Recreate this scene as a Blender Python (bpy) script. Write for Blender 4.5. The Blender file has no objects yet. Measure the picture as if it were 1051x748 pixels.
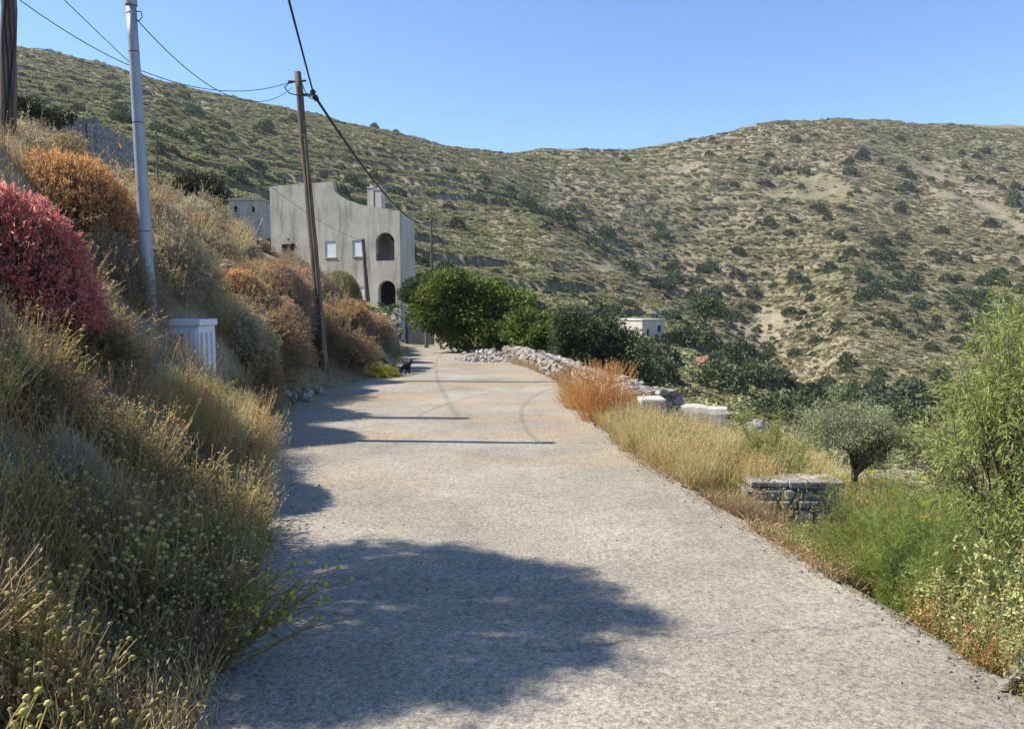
import bpy, bmesh, math, random
import numpy as np
from mathutils import Vector, Matrix
from mathutils.geometry import tessellate_polygon

# ------------------------------------------------------------------ camera, sky, sun, exposure
random.seed(7)
S = bpy.context.scene
COL = S.collection
F, CX, CY = 765.0, 525.5, 374.0
HOR = 312.0
PITCH = math.atan((CY - HOR) / F)
EYE = 1.6
cam_d = bpy.data.cameras.new('camera'); cam = bpy.data.objects.new('camera', cam_d); COL.objects.link(cam)
cam.location = (0, 0, EYE); cam.rotation_euler = (math.pi / 2 - PITCH, 0, 0)
cam_d.sensor_width = 36; cam_d.lens = F / 1051 * 36
cam_d.clip_start = 0.05; cam_d.clip_end = 4000
S.camera = cam
SUN_EL, SUN_TILT = math.radians(46.5), math.radians(2.5)
# light travels towards +x and a little towards the camera
w = bpy.data.worlds.new('World'); S.world = w; w.use_nodes = True
nt = w.node_tree; nt.nodes.clear()
sky = nt.nodes.new('ShaderNodeTexSky'); sky.sky_type = 'NISHITA'; sky.sun_disc = False
sky.sun_elevation = SUN_EL; sky.sun_rotation = math.radians(-90) + SUN_TILT
sky.altitude = 100; sky.air_density = 0.78; sky.dust_density = 0.0; sky.ozone_density = 6.0
bg = nt.nodes.new('ShaderNodeBackground'); bg.inputs['Strength'].default_value = 0.125
wo = nt.nodes.new('ShaderNodeOutputWorld')
nt.links.new(sky.outputs[0], bg.inputs[0]); nt.links.new(bg.outputs[0], wo.inputs[0])
sd = bpy.data.lights.new('sun', 'SUN'); sd.energy = 4.4; sd.angle = math.radians(0.55); sd.color = (1.0, 0.93, 0.82)
sun = bpy.data.objects.new('sun', sd); COL.objects.link(sun)
trav = Vector((math.cos(SUN_EL) * math.cos(SUN_TILT), -math.cos(SUN_EL) * math.sin(SUN_TILT), -math.sin(SUN_EL)))
sun.rotation_euler = trav.to_track_quat('-Z', 'Y').to_euler()
S.view_settings.view_transform = 'Standard'; S.view_settings.look = 'None'
S.view_settings.exposure = 1.05; S.view_settings.gamma = 1
S.render.engine = 'CYCLES'
S.cycles.max_bounces = 6; S.cycles.diffuse_bounces = 3; S.cycles.transmission_bounces = 3
S.cycles.transparent_max_bounces = 6; S.cycles.use_denoising = True

RS = np.random.RandomState(11)

# ------------------------------------------------------------------ geometry of the view: a pixel of the photo at a depth y
def row_z(row, y):
    cy = (CY - row) / F
    c, s = math.cos(PITCH), math.sin(PITCH)
    return EYE + y * (-s + cy * c) / (c + cy * s)
def px_x(px, y, row=HOR):
    cy = (CY - row) / F
    return (px - CX) / F * y / (math.cos(PITCH) + cy * math.sin(PITCH))
def P(px, row, y):
    return Vector((px_x(px, y, row), y, row_z(row, y)))
def zr(y):
    y = np.asarray(y, float)
    return -0.0007 * np.clip(y - 8, 0, 60) ** 2
def road_hit(px, row):
    y = 5.0
    for _ in range(60):
        y2 = (float(zr(y)) - EYE) / ((row_z(row, 1.0) - EYE))
        y = 0.5 * y + 0.5 * y2
    return px_x(px, y, row), y
LP = [road_hit(*p) for p in [(185, 800), (205, 748), (250, 620), (272, 560), (278, 500), (281, 450), (293, 420), (330, 402), (372, 391), (398, 384), (412, 374), (416, 364), (418, 357)]]
RP = [road_hit(*p) for p in [(1170, 790), (1090, 742), (930, 638), (850, 590), (780, 548), (700, 497), (640, 462), (606, 432), (590, 412), (574, 392), (545, 379), (515, 370), (478, 359)]]
LP += [(-6.6, 46), (-8.0, 60), (-10, 90)]; RP += [(-3.8, 46), (-5.2, 60), (-7, 90)]
ly = np.array([p[1] for p in LP]); lx = np.array([p[0] for p in LP]); o_ = np.argsort(ly); ly, lx = ly[o_], lx[o_]
ry = np.array([p[1] for p in RP]); rx_ = np.array([p[0] for p in RP]); o_ = np.argsort(ry); ry, rx_ = ry[o_], rx_[o_]
def xl(y): return np.interp(y, ly, lx)
def xr(y): return np.interp(y, ry, rx_)

def _h(i, j, s):
    n = (i.astype(np.int64) * 374761393 + j.astype(np.int64) * 668265263 + s * 974634777) & 0xffffffff
    n = ((n ^ (n >> 13)) * 1274126177) & 0xffffffff
    return ((n ^ (n >> 16)) & 0xffff) / 65535.0
def vn(x, y, s=0):
    i = np.floor(x); j = np.floor(y); fx = x - i; fy = y - j
    fx = fx * fx * (3 - 2 * fx); fy = fy * fy * (3 - 2 * fy)
    a = _h(i, j, s); b = _h(i + 1, j, s); c = _h(i, j + 1, s); d = _h(i + 1, j + 1, s)
    return (a * (1 - fx) + b * fx) * (1 - fy) + (c * (1 - fx) + d * fx) * fy
def fbm(x, y, s=0, o=4):
    r = 0; a = 0.5; t = 0
    for k in range(o):
        r = r + a * vn(x * 2 ** k + 17 * k, y * 2 ** k - 9 * k, s + k); t += a; a *= 0.5
    return r / t - 0.5
def sst(a, b, x):
    u = np.clip((x - a) / (b - a), 0, 1); return u * u * (3 - 2 * u)

TD = np.array([40, 60, 90, 120, 140, 160, 185, 210, 250, 300, 360, 430, 600.0])
TPX = np.array([-900, -400, 0, 140, 300, 420, 500, 560, 607, 640, 700, 780, 830, 870, 950, 1051, 1400, 2000.0])
TR = np.array([
 [150, 120, 100, 85, 75, 65, 60, 55, 50, 45, 45, 50, 80],
 [140, 115, 90, 72, 62, 52, 42, 35, 25, 18, 18, 25, 60],
 [185, 160, 122, 100, 90, 82, 72, 65, 56, 48, 45, 49, 80],
 [230, 195, 165, 145, 135, 125, 114, 105, 93, 82, 77.5, 82, 110],
 [290, 262, 236, 214, 200, 186, 170, 155, 134, 118, 112.5, 118, 140],
 [340, 315, 292, 266, 250, 232, 212, 196, 170, 150, 142, 145, 165],
 [375, 348, 330, 300, 275, 255, 236, 220, 196, 174, 160, 158.5, 175],
 [385, 362, 345, 312, 288, 262, 236, 224, 226, 205, 172, 153, 165],
 [392, 370, 352, 325, 305, 280, 254, 252, 248, 216, 175, 153, 165],
 [397, 378, 358, 332, 310, 284, 276, 284, 266, 224, 178, 154, 165],
 [405, 388, 360, 334, 322, 317, 326, 324, 286, 236, 180, 145, 160],
 [425, 408, 396, 380, 377, 386, 362, 335, 290, 234, 176, 127.5, 150],
 [435, 420, 410, 402, 402, 382, 340, 312, 274, 228, 172, 124.5, 145],
 [440, 428, 420, 398, 374, 346, 312, 296, 262, 222, 170, 123, 140],
 [445, 436, 425, 402, 380, 352, 326, 306, 270, 230, 177, 129, 140],
 [448, 440, 425, 398, 376, 352, 330, 310, 272, 232, 180, 132, 140],
 [445, 435, 410, 380, 355, 332, 312, 290, 252, 212, 165, 128, 140],
 [440, 420, 390, 360, 335, 312, 290, 270, 232, 195, 155, 122, 140]], float)
TZ = np.array([[row_z(r, d) for r, d in zip(row, TD)] for row in TR])
def far_z(t, y):
    px = t * F + CX
    u = np.interp(px, TPX, np.arange(len(TPX))); v = np.interp(np.log(np.clip(y, 40, 600)), np.log(TD), np.arange(len(TD)))
    def cr(n, w_):
        i = np.clip(np.floor(w_).astype(int), 0, n - 2); f = w_ - i
        ks = [np.clip(i - 1, 0, n - 1), i, i + 1, np.clip(i + 2, 0, n - 1)]
        c = [-.5 * f + f * f - .5 * f ** 3, 1 - 2.5 * f * f + 1.5 * f ** 3, .5 * f + 2 * f * f - 1.5 * f ** 3, -.5 * f * f + .5 * f ** 3]
        # half-way between smooth and linear: no overshoot
        l = [0 * f, 1 - f, f, 0 * f]
        return ks, [0.6 * a + 0.4 * b for a, b in zip(c, l)]
    ku, cu = cr(len(TPX), u); kv, cv = cr(len(TD), v)
    z = 0
    for a, ca in zip(ku, cu):
        for b, cb in zip(kv, cv):
            z = z + TZ[a, b] * ca * cb
    return z - np.clip(y - 600, 0, 1e9) * 0.15
def near_z0(x, y):
    base = zr(y); L = xl(y); R = xr(y)
    dl = np.clip(L - x, 0, None); dr = np.clip(x - R, 0, None)
    s = np.clip(dl - 0.15, 0, None)
    ks = np.interp(y, [3, 5, 6.5, 8.4, 9.0, 9.9, 10.8, 13, 30, 60], [.72, .8, 1.0, .95, .68, .68, 1.0, 1.15, .9, .62])
    k2 = np.interp(y, [3, 5, 6.5, 8.4, 9.0, 9.9, 10.8, 13, 30, 60], [.5, .6, .7, 1.3, 1.7, 1.5, .8, .7, .6, .52])
    bank = np.where(s < 1.9, ks * s, ks * 1.9 + k2 * (np.minimum(s, 3.0) - 1.9) + 0.52 * np.clip(s - 3.0, 0, None)) * sst(0, 0.8, s + 0.25)
    bank = 110 * np.tanh(bank / 110)
    bank = bank + sst(0.2, 2.0, s) * (0.5 * fbm(x * 0.8, y * 0.8, 5) + 0.9 * fbm(x * 0.17, y * 0.17, 6))
    wv = 0.45 + 1.9 * sst(6.15, 6.35, y) * (1 - sst(9.8, 11.5, y))
    wv = wv + 0 * x
    q = np.clip(dr - wv, 0, None)
    lowf = 1 - sst(6.15, 6.35, y)
    drop = 0.05 * sst(0, 0.2, dr) + 0.17 * np.minimum(dr, wv) + 7.5 * (1 - np.exp(-q / 12.5)) + lowf * 0.35 * sst(0.1, 0.9, dr)
    drop = drop + sst(1, 6, dr) * (0.9 * fbm(x * .2, y * .2, 8))
    return base - 0.03 * ((dl <= 0) & (dr <= 0)) + bank * (dl > 0) - drop * (dr > 0) + 0.03 * fbm(x * 3, y * 3, 3) * np.clip(dl + dr, 0, 1)
# bushes of the left bank: kind, photo column, depth, top row, half width, label
mounds = [  # proto, px, depth, top row, half width, label
 ('mo', 238, 13.5, 276, 42, 'apricot orange dome bush behind the white cabinet'),
 ('mp', 287, 15.5, 273, 36, 'salmon orange dome bush left of the leaning wooden pole'),
 ('mo', 262, 17.5, 268, 30, 'far orange dome bush tucked between two others on the bank crest'),
 ('mr', 322, 19, 276, 24, 'small reddish dome bush just left of the yellow green one'),
 ('my', 349, 22, 279, 22, 'yellow green dome bush in front of the grey house'),
 ('mp', 286, 13.8, 308, 32, 'dusty pink dome bush right of the white cabinet, left of the pole'),
 ('mo', 356, 18.5, 307, 26, 'pale orange dome bush right of the leaning wooden pole'),
 ('mp', 378, 19.5, 322, 28, 'pink orange dome bush sloping down towards the cat'),
 ('mr', 352, 24, 294, 22, 'small dark red dome bush below the yellow green dome'),
 ('mo', 318, 17.6, 312, 26, 'orange dome bush just behind the leaning wooden pole'),
 ('my', 394, 22, 340, 16, 'low olive yellow bush at the foot of the bank near the gate'),
 ('mp', 214, 20, 258, 26, 'muted pink dome bush half hidden high on the bank'),
]
greys = [
 ('mg', 175, 10.5, 232, 44, 'pale sage green bush right behind the grey metal pole'),
 ('mg', 120, 8.6, 248, 42, 'pale sage green bush between the crimson bush and the metal pole'),
 ('mg', 205, 22, 206, 34, 'pinkish grey twiggy bush on the bank crest below the far grey hut'),
 ('mg', 165, 24, 196, 30, 'grey twiggy bush on the crest right beside the metal pole'),
 ('mg', 130, 20, 180, 26, 'whitish twiggy bush above the rust orange dome'),
 ('mg', 232, 26, 222, 24, 'grey green bush beside the leaning plank on the crest'),
 ('mg', 300, 27, 262, 22, 'pale green bush below the brown door of the grey house'),
 ('mb', 255, 11.2, 345, 34, 'dark brown thorny bush just right of the white cabinet'),
 ('mb', 272, 12.4, 356, 24, 'brown thorny bush at the bank foot left of the pole'),
 ('mb', 128, 7.0, 372, 34, 'brown dry bush below and left of the white cabinet'),
 ('mb', 356, 17.2, 352, 20, 'brown dry bush at the bank foot right of the pole'),
 ('mb', 55, 6.4, 330, 60, 'dark brown dry bush in the shade under the crimson bush'),
 ('mb', 10, 4.6, 420, 70, 'shaded dark dry bush at the left edge'),
 ('mg', -5, 4.6, 330, 26, 'silvery grey green bush at the left edge below the crimson bush'),
 ('mb', 110, 5.0, 452, 56, 'shaded brown dry bush in the middle of the near bank'),
 ('mb', 215, 6.8, 430, 46, 'brown dry bush by the road below the golden grass'),
 ('mb', 170, 5.8, 440, 44, 'dark brown dry bush behind the seeding weeds'),
 ('mg', 60, 4.0, 470, 44, 'shaded grey green bush among the near weeds'),
 ('mg', 42, 26, 128, 26, 'ochre grey bush on the crest left of the stone ruin'),
 ('mb', 45, 20, 146, 26, 'brown bush on the crest above the rust orange dome'),
 ('mb', 185, 13, 258, 34, 'brown green bush between the pole and the apricot dome'),
 ('mg', 395, 26, 332, 14, 'grey green bush on the bank foot by the palm'),
 ('mb', 318, 20, 308, 24, 'brown bush behind the leaning wooden pole'),
 ('mg', 215, 16, 240, 30, 'grey green bush left behind the apricot dome'),
 ('mg', 250, 21, 244, 22, 'sage bush between the far hut and the salmon dome'),
]

def bank_spots():
    """the bank swells under each of its bushes so that each stands on soil"""
    pts = [(2, 6.1, 190, 86, 1.0), (80, 9.0, 157, 62, 1.25)] + [(q[1], q[2], q[3], q[4], .95) for q in mounds + greys if q[2] < 30]
    out = []; tg = []
    for px, d, top, hw, a in pts:
        x = px_x(px, d); rr = hw / F * d; g = float(near_z0(np.array([x]), np.array([d]))[0])
        out.append((x, d)); tg.append(min(1.3, max(-.35, row_z(top, d) - a * rr - g)))
    for x, y in ((-3.97, 15.8), (-3.9, 14.8), (-4.3, 15.3), (-3.8, 9.3), (-4.4, 9.3), (-4.1, 8.9), (-3.6, 8.6), (-4.1, 9.8), (-3.2, 8.0), (-3.0, 7.2), (-2.5, 4.5), (-2.2, 3.4)):
        g = float(near_z0(np.array([x]), np.array([y]))[0]); out.append((x, y)); tg.append(.16 - g if y > 14 else .95 - g if (y > 8.5 and x < -3.5) else (.62 - g if y > 7 else 0))
    A = np.array([[math.exp(-((a[0] - b[0]) ** 2 + (a[1] - b[1]) ** 2) / (2 * (.35 + .035 * b[1]) ** 2)) for b in out] for a in out])
    wts = np.linalg.solve(A.T @ A + .12 * np.eye(len(out)), A.T @ np.array(tg))
    return [(x, y, .35 + .035 * y, w_) for (x, y), w_ in zip(out, wts)]
SPOTS = bank_spots()
def near_z(x, y):
    z = near_z0(x, y); s = np.clip(xl(y) - x, 0, None); k = sst(.15, .9, s); add = 0
    for a, b, c, w_ in SPOTS: add = add + w_ * np.exp(-((x - a) ** 2 + (y - b) ** 2) / (2 * c * c))
    return z + k * add
def H(x, y):
    x = np.asarray(x, float); y = np.asarray(y, float)
    n = near_z(x, np.clip(y, -30, 200))
    t = x / np.clip(y, 1, None)
    f = far_z(np.clip(t, -1.9, 1.9), y)
    r = fbm(x * .02, y * .02, 21) * 7 + fbm(x * .09, y * .09, 22) * 2.2
    f = f + r * sst(60, 120, y)
    # faint terracing of the old fields
    tm = sst(0.0, 0.16, fbm(x * .012, y * .012, 31) + 0.06) * sst(70, 110, y)
    q_ = f / 4.6; f = f + tm * (1.0 - .45 * sst(.0, .2, x / np.clip(y, 1, None))) * (1 - 2 * np.abs((q_ - np.floor(q_)) ** 2.2))
    k = sst(42, 66, y)
    return n * (1 - k) + f * k
BANK_SPOTS = []
def Hs(x, y): return float(H(np.array([x]), np.array([y]))[0])

# ------------------------------------------------------------------ object helpers
def tag(o, label=None, cat=None, group=None, kind=None):
    if label: o['label'] = label
    if cat: o['category'] = cat
    if group: o['group'] = group
    if kind: o['kind'] = kind
    return o
def empty(name, loc=(0, 0, 0), rz=0, sc=1):
    o = bpy.data.objects.new(name, None); COL.objects.link(o); o.location = loc; o.rotation_euler = (0, 0, rz)
    o.scale = (sc, sc, sc) if not hasattr(sc, '__len__') else sc
    o.empty_display_size = 0.1
    return o
def copy_tree(o, parent=None):
    c = o.copy(); COL.objects.link(c); c.parent = parent
    for k in ('label', 'category', 'group'):
        pass
    for ch in [q for q in list(KIDS.get(o.name, []))]:
        copy_tree(ch, c)
    return c
KIDS = {}
def kid(o, parent):
    if parent is not None:
        o.parent = parent; KIDS.setdefault(parent.name, []).append(o)
    return o

class G:
    """collects vertices, faces and one random value per piece"""
    def __init__(s): s.v = []; s.f3 = []; s.f4 = []; s.r = []; s.n = 0
    def add(s, v, f, r):
        v = np.asarray(v, float).reshape(-1, 3); f = np.asarray(f, int)
        (s.f4 if f.shape[-1] == 4 else s.f3).append(f.reshape(-1, f.shape[-1]) + s.n)
        s.v.append(v); s.r.append(np.broadcast_to(np.asarray(r, float).ravel(), (len(v),)) if np.size(r) != len(v) else np.asarray(r, float).ravel())
        s.n += len(v); return s
    def leaves(s, c, d, L, W, r=None, fold=0.25, up=None):
        """diamond leaves: base c, direction d, length L, width W"""
        n = len(c); c = np.asarray(c, float)
        d = d / (np.linalg.norm(d, axis=1, keepdims=True) + 1e-9)
        q = RS.normal(size=(n, 3)) if up is None else np.broadcast_to(up, (n, 3)) + RS.normal(size=(n, 3)) * .35
        a = np.cross(d, q); a /= (np.linalg.norm(a, axis=1, keepdims=True) + 1e-9)
        nn = np.cross(a, d)
        L = np.broadcast_to(np.asarray(L, float), (n,))[:, None]; W = np.broadcast_to(np.asarray(W, float), (n,))[:, None]
        p0 = c; p1 = c + d * L * .5 + a * W * .5 + nn * W * fold; p2 = c + d * L; p3 = c + d * L * .5 - a * W * .5 + nn * W * fold
        v = np.stack([p0, p1, p2, p3], 1).reshape(-1, 3)
        f = np.arange(4 * n).reshape(n, 4)
        r = RS.rand(n) if r is None else r
        return s.add(v, f, np.repeat(np.broadcast_to(r, (n,)), 4))
    def tubes(s, pts, rad, r=None, k=3):
        """pts (n,m,3), rad (n,m) or (m,)"""
        pts = np.asarray(pts, float); n, m = pts.shape[:2]
        rad = np.broadcast_to(np.asarray(rad, float), (n, m))
        t = np.gradient(pts, axis=1); t /= (np.linalg.norm(t, axis=2, keepdims=True) + 1e-9)
        ref = np.where(np.abs(t[:, :, 2:3]) > .9, np.array([1., 0, 0]), np.array([0, 0, 1.]))
        a = np.cross(t, ref); a /= (np.linalg.norm(a, axis=2, keepdims=True) + 1e-9); b = np.cross(t, a)
        ang = np.arange(k) * 2 * np.pi / k
        v = pts[:, :, None, :] + rad[:, :, None, None] * (np.cos(ang)[None, None, :, None] * a[:, :, None, :] + np.sin(ang)[None, None, :, None] * b[:, :, None, :])
        idx = np.arange(n * m * k).reshape(n, m, k)
        i0 = idx[:, :-1]; i1 = idx[:, 1:]
        f = np.stack([i0, np.roll(i0, -1, 2), np.roll(i1, -1, 2), i1], -1).reshape(-1, 4)
        r = RS.rand(n) if r is None else r
        s.add(v.reshape(-1, 3), f, np.repeat(np.broadcast_to(r, (n,)), m * k))
        return s
    def ribbons(s, pts, wid, r=None):
        pts = np.asarray(pts, float); n, m = pts.shape[:2]
        wid = np.broadcast_to(np.asarray(wid, float), (n, m))
        a = RS.normal(size=(n, 1, 3)); a[:, :, 2] *= .2
        t = (pts[:, -1:] - pts[:, :1]); a = np.cross(t, a); a /= (np.linalg.norm(a, axis=2, keepdims=True) + 1e-9)
        v = np.stack([pts - a * wid[:, :, None] * .5, pts + a * wid[:, :, None] * .5], 2)
        idx = np.arange(n * m * 2).reshape(n, m, 2)
        f = np.stack([idx[:, :-1, 0], idx[:, :-1, 1], idx[:, 1:, 1], idx[:, 1:, 0]], -1).reshape(-1, 4)
        r = RS.rand(n) if r is None else r
        return s.add(v.reshape(-1, 3), f, np.repeat(np.broadcast_to(r, (n,)), m * 2))
    def balls(s, c, rad, r=None, flat=.75):
        n = len(c)
        if n == 0: return s
        ring = [(math.cos(a) * math.sin(t), math.sin(a) * math.sin(t), math.cos(t)) for t in (.75, 1.57, 2.4) for a in [k * math.pi / 3 + t for k in range(6)]]
        u = np.array([(0, 0, 1)] + ring + [(0, 0, -1)]) * np.array([1, 1, flat])
        f = [[0, 1 + k, 1 + (k + 1) % 6] for k in range(6)] + [[19, 13 + (k + 1) % 6, 13 + k] for k in range(6)]
        for b in (1, 7):
            for k in range(6):
                k2 = (k + 1) % 6
                f += [[b + k, b + 6 + k, b + 6 + k2], [b + k, b + 6 + k2, b + k2]]
        rad = np.broadcast_to(np.asarray(rad, float), (n,))
        v = np.asarray(c)[:, None, :] + u[None] * rad[:, None, None]
        ff = np.array(f)[None] + (np.arange(n) * 20)[:, None, None]
        r = RS.rand(n) if r is None else r
        return s.add(v.reshape(-1, 3), ff.reshape(-1, 3), np.repeat(np.broadcast_to(r, (n,)), 20))
    def mesh(s, name, mat, smooth=False):
        me = bpy.data.meshes.new(name)
        v = np.concatenate(s.v) if s.v else np.zeros((0, 3))
        f3 = np.concatenate(s.f3) if s.f3 else np.zeros((0, 3), int); f4 = np.concatenate(s.f4) if s.f4 else np.zeros((0, 4), int)
        me.vertices.add(len(v)); me.vertices.foreach_set('co', v.astype(np.float32).ravel())
        li = np.concatenate([f3.ravel(), f4.ravel()]).astype(np.int32)
        me.loops.add(len(li)); me.loops.foreach_set('vertex_index', li)
        st = np.concatenate([np.arange(len(f3)) * 3, len(f3) * 3 + np.arange(len(f4)) * 4]).astype(np.int32)
        me.polygons.add(len(st)); me.polygons.foreach_set('loop_start', st)
        me.update(calc_edges=True)
        if smooth: me.polygons.foreach_set('use_smooth', [True] * len(st))
        at = me.attributes.new('rnd', 'FLOAT', 'POINT'); at.data.foreach_set('value', np.concatenate(s.r).astype(np.float32))
        me.materials.append(mat); me.update()
        return me
    def obj(s, name, mat, parent=None, smooth=False):
        o = bpy.data.objects.new(name, s.mesh(name, mat, smooth)); COL.objects.link(o); kid(o, parent); return o

def bmobj(name, bm, mat, parent=None, smooth=False, mats=None):
    me = bpy.data.meshes.new(name); bm.normal_update(); bm.to_mesh(me); bm.free()
    for m in (mats or [mat]): me.materials.append(m)
    if smooth:
        me.polygons.foreach_set('use_smooth', [True] * len(me.polygons))
    o = bpy.data.objects.new(name, me); COL.objects.link(o); kid(o, parent); return o
def box(bm, a, b, bevel=0.0, mat=None):
    a = Vector(a); b = Vector(b); c = (a + b) / 2; d = b - a
    m = Matrix.Translation(c) @ Matrix.Diagonal((abs(d.x), abs(d.y), abs(d.z), 1))
    r = bmesh.ops.create_cube(bm, size=1, matrix=(mat @ m) if mat else m)
    if bevel:
        es = list({e for v in r['verts'] for e in v.link_edges})
        bmesh.ops.bevel(bm, geom=es, offset=bevel, segments=2, affect='EDGES', profile=.6)
    return r
def tube(bm, pts, rad, k=10, cap=True):
    pts = [Vector(p) for p in pts]; n = len(pts)
    rad = rad if hasattr(rad, '__len__') else [rad] * n
    rings = []; prev = None
    for i, p in enumerate(pts):
        t = (pts[min(i + 1, n - 1)] - pts[max(i - 1, 0)]).normalized()
        if prev is None: a = t.orthogonal().normalized()
        else: a = (prev - t * prev.dot(t)).normalized()
        prev = a; b = t.cross(a)
        rings.append([bm.verts.new(p + (a * math.cos(2 * math.pi * j / k) + b * math.sin(2 * math.pi * j / k)) * rad[i]) for j in range(k)])
    for r0, r1 in zip(rings, rings[1:]):
        for j in range(k): bm.faces.new((r0[j], r0[(j + 1) % k], r1[(j + 1) % k], r1[j]))
    if cap:
        bm.faces.new(rings[0][::-1]); bm.faces.new(rings[-1])
def prism(bm, outer, holes, y0, y1):
    """polygon in x,z with holes, between two depths"""
    loops = [outer] + holes
    flat = [p for l in loops for p in l]
    tris = tessellate_polygon([[Vector((p[0], p[1], 0)) for p in l] for l in loops])
    f = [bm.verts.new((p[0], y0, p[1])) for p in flat]; b = [bm.verts.new((p[0], y1, p[1])) for p in flat]
    for t in tris:
        for q in ([f[i] for i in t], [b[i] for i in t][::-1]):
            try: bm.faces.new(q)
            except ValueError: pass
    k = 0
    for l in loops:
        n = len(l)
        for i in range(n):
            j = (i + 1) % n
            bm.faces.new((f[k + i], f[k + j], b[k + j], b[k + i]))
        k += n
    bmesh.ops.recalc_face_normals(bm, faces=bm.faces[:])

# ------------------------------------------------------------------ materials
def newmat(name):
    m = bpy.data.materials.new(name); m.use_nodes = True; nt = m.node_tree; nt.nodes.clear()
    o = nt.nodes.new('ShaderNodeOutputMaterial'); b = nt.nodes.new('ShaderNodeBsdfPrincipled')
    b.inputs['Roughness'].default_value = .9; b.inputs['Specular IOR Level'].default_value = .25
    nt.links.new(b.outputs[0], o.inputs[0]); return m, nt, b, o
def ramp(nt, fac, cols, pos=None, mode='LINEAR'):
    r = nt.nodes.new('ShaderNodeValToRGB'); e = r.color_ramp.elements; r.color_ramp.interpolation = mode
    n = len(cols); pos = pos or [i / max(1, n - 1) for i in range(n)]
    while len(e) < n: e.new(.5)
    for i in range(n): e[i].position = pos[i]; e[i].color = (*cols[i], 1) if hasattr(cols[i], '__len__') else (cols[i],) * 3 + (1,)
    nt.links.new(fac, r.inputs[0]); return r.outputs[0]
def coords(nt, kind='Object'):
    return nt.nodes.new('ShaderNodeTexCoord').outputs[kind] if kind != 'World' else nt.nodes.new('ShaderNodeNewGeometry').outputs['Position']
def noise_n(nt, co, scale, detail=5, rough=.6, dist=0, sc3=None):
    if sc3:
        mp = nt.nodes.new('ShaderNodeMapping'); mp.inputs['Scale'].default_value = sc3; nt.links.new(co, mp.inputs[0]); co = mp.outputs[0]
    n = nt.nodes.new('ShaderNodeTexNoise'); n.inputs['Scale'].default_value = scale; n.inputs['Detail'].default_value = detail
    n.inputs['Roughness'].default_value = rough; n.inputs['Distortion'].default_value = dist
    nt.links.new(co, n.inputs['Vector']); return n.outputs['Fac']
def mixc(nt, f, a, b, mode='MIX'):
    m = nt.nodes.new('ShaderNodeMix'); m.data_type = 'RGBA'; m.blend_type = mode
    for s, i in ((f, 0), (a, 6), (b, 7)):
        if isinstance(s, (int, float)): m.inputs[i].default_value = s if i == 0 else (s, s, s, 1)
        elif isinstance(s, tuple): m.inputs[i].default_value = (*s, 1)
        else: nt.links.new(s, m.inputs[i])
    return m.outputs[2]
def mth(nt, op, a, b=None, c=None):
    m = nt.nodes.new('ShaderNodeMath'); m.operation = op
    for i, s in enumerate((a, b, c)):
        if s is None: continue
        if isinstance(s, (int, float)): m.inputs[i].default_value = s
        else: nt.links.new(s, m.inputs[i])
    return m.outputs[0]
def bump(nt, b, h, s=.3, d=.02):
    bp = nt.nodes.new('ShaderNodeBump'); bp.inputs['Strength'].default_value = s; bp.inputs['Distance'].default_value = d
    nt.links.new(h, bp.inputs['Height']); nt.links.new(bp.outputs[0], b.inputs['Normal'])

def leafmat(name, cols, trans=.3, pos=None, vary=.25, tint=None, spec=.2, rough=.65):
    m, nt, b, o = newmat(name)
    a = nt.nodes.new('ShaderNodeAttribute'); a.attribute_name = 'rnd'
    oi = nt.nodes.new('ShaderNodeObjectInfo')
    c = ramp(nt, a.outputs['Fac'], cols, pos)
    g = nt.nodes.new('ShaderNodeHueSaturation'); nt.links.new(c, g.inputs['Color'])
    g.inputs['Hue'].default_value = .5
    hv = mth(nt, 'MULTIPLY_ADD', oi.outputs['Random'], .04 * vary / .25, .5 - .02 * vary / .25); nt.links.new(hv, g.inputs['Hue'])
    vv = mth(nt, 'MULTIPLY_ADD', oi.outputs['Random'], 2 * vary, 1 - vary); nt.links.new(vv, g.inputs['Value'])
    c = g.outputs[0]
    nt.links.new(c, b.inputs['Base Color']); b.inputs['Roughness'].default_value = rough; b.inputs['Specular IOR Level'].default_value = spec
    if trans:
        t = nt.nodes.new('ShaderNodeBsdfTranslucent'); nt.links.new(c, t.inputs[0])
        mx = nt.nodes.new('ShaderNodeMixShader'); mx.inputs[0].default_value = trans
        nt.links.new(b.outputs[0], mx.inputs[1]); nt.links.new(t.outputs[0], mx.inputs[2]); nt.links.new(mx.outputs[0], o.inputs[0])
    return m
def surf(name, cols, scale=4, detail=6, rough=.9, bs=.3, bd=.01, kind='Object', sc3=None, pos=None, spec=.25, metal=0, bscale=None):
    m, nt, b, o = newmat(name); co = coords(nt, kind)
    n = noise_n(nt, co, scale, detail, sc3=sc3)
    nt.links.new(ramp(nt, n, cols, pos or [.3 + .4 * i / max(1, len(cols) - 1) for i in range(len(cols))]), b.inputs['Base Color'])
    b.inputs['Roughness'].default_value = rough; b.inputs['Specular IOR Level'].default_value = spec; b.inputs['Metallic'].default_value = metal
    if bs: bump(nt, b, noise_n(nt, co, bscale or scale * 4, 5, sc3=sc3), bs, bd)
    return m

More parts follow.
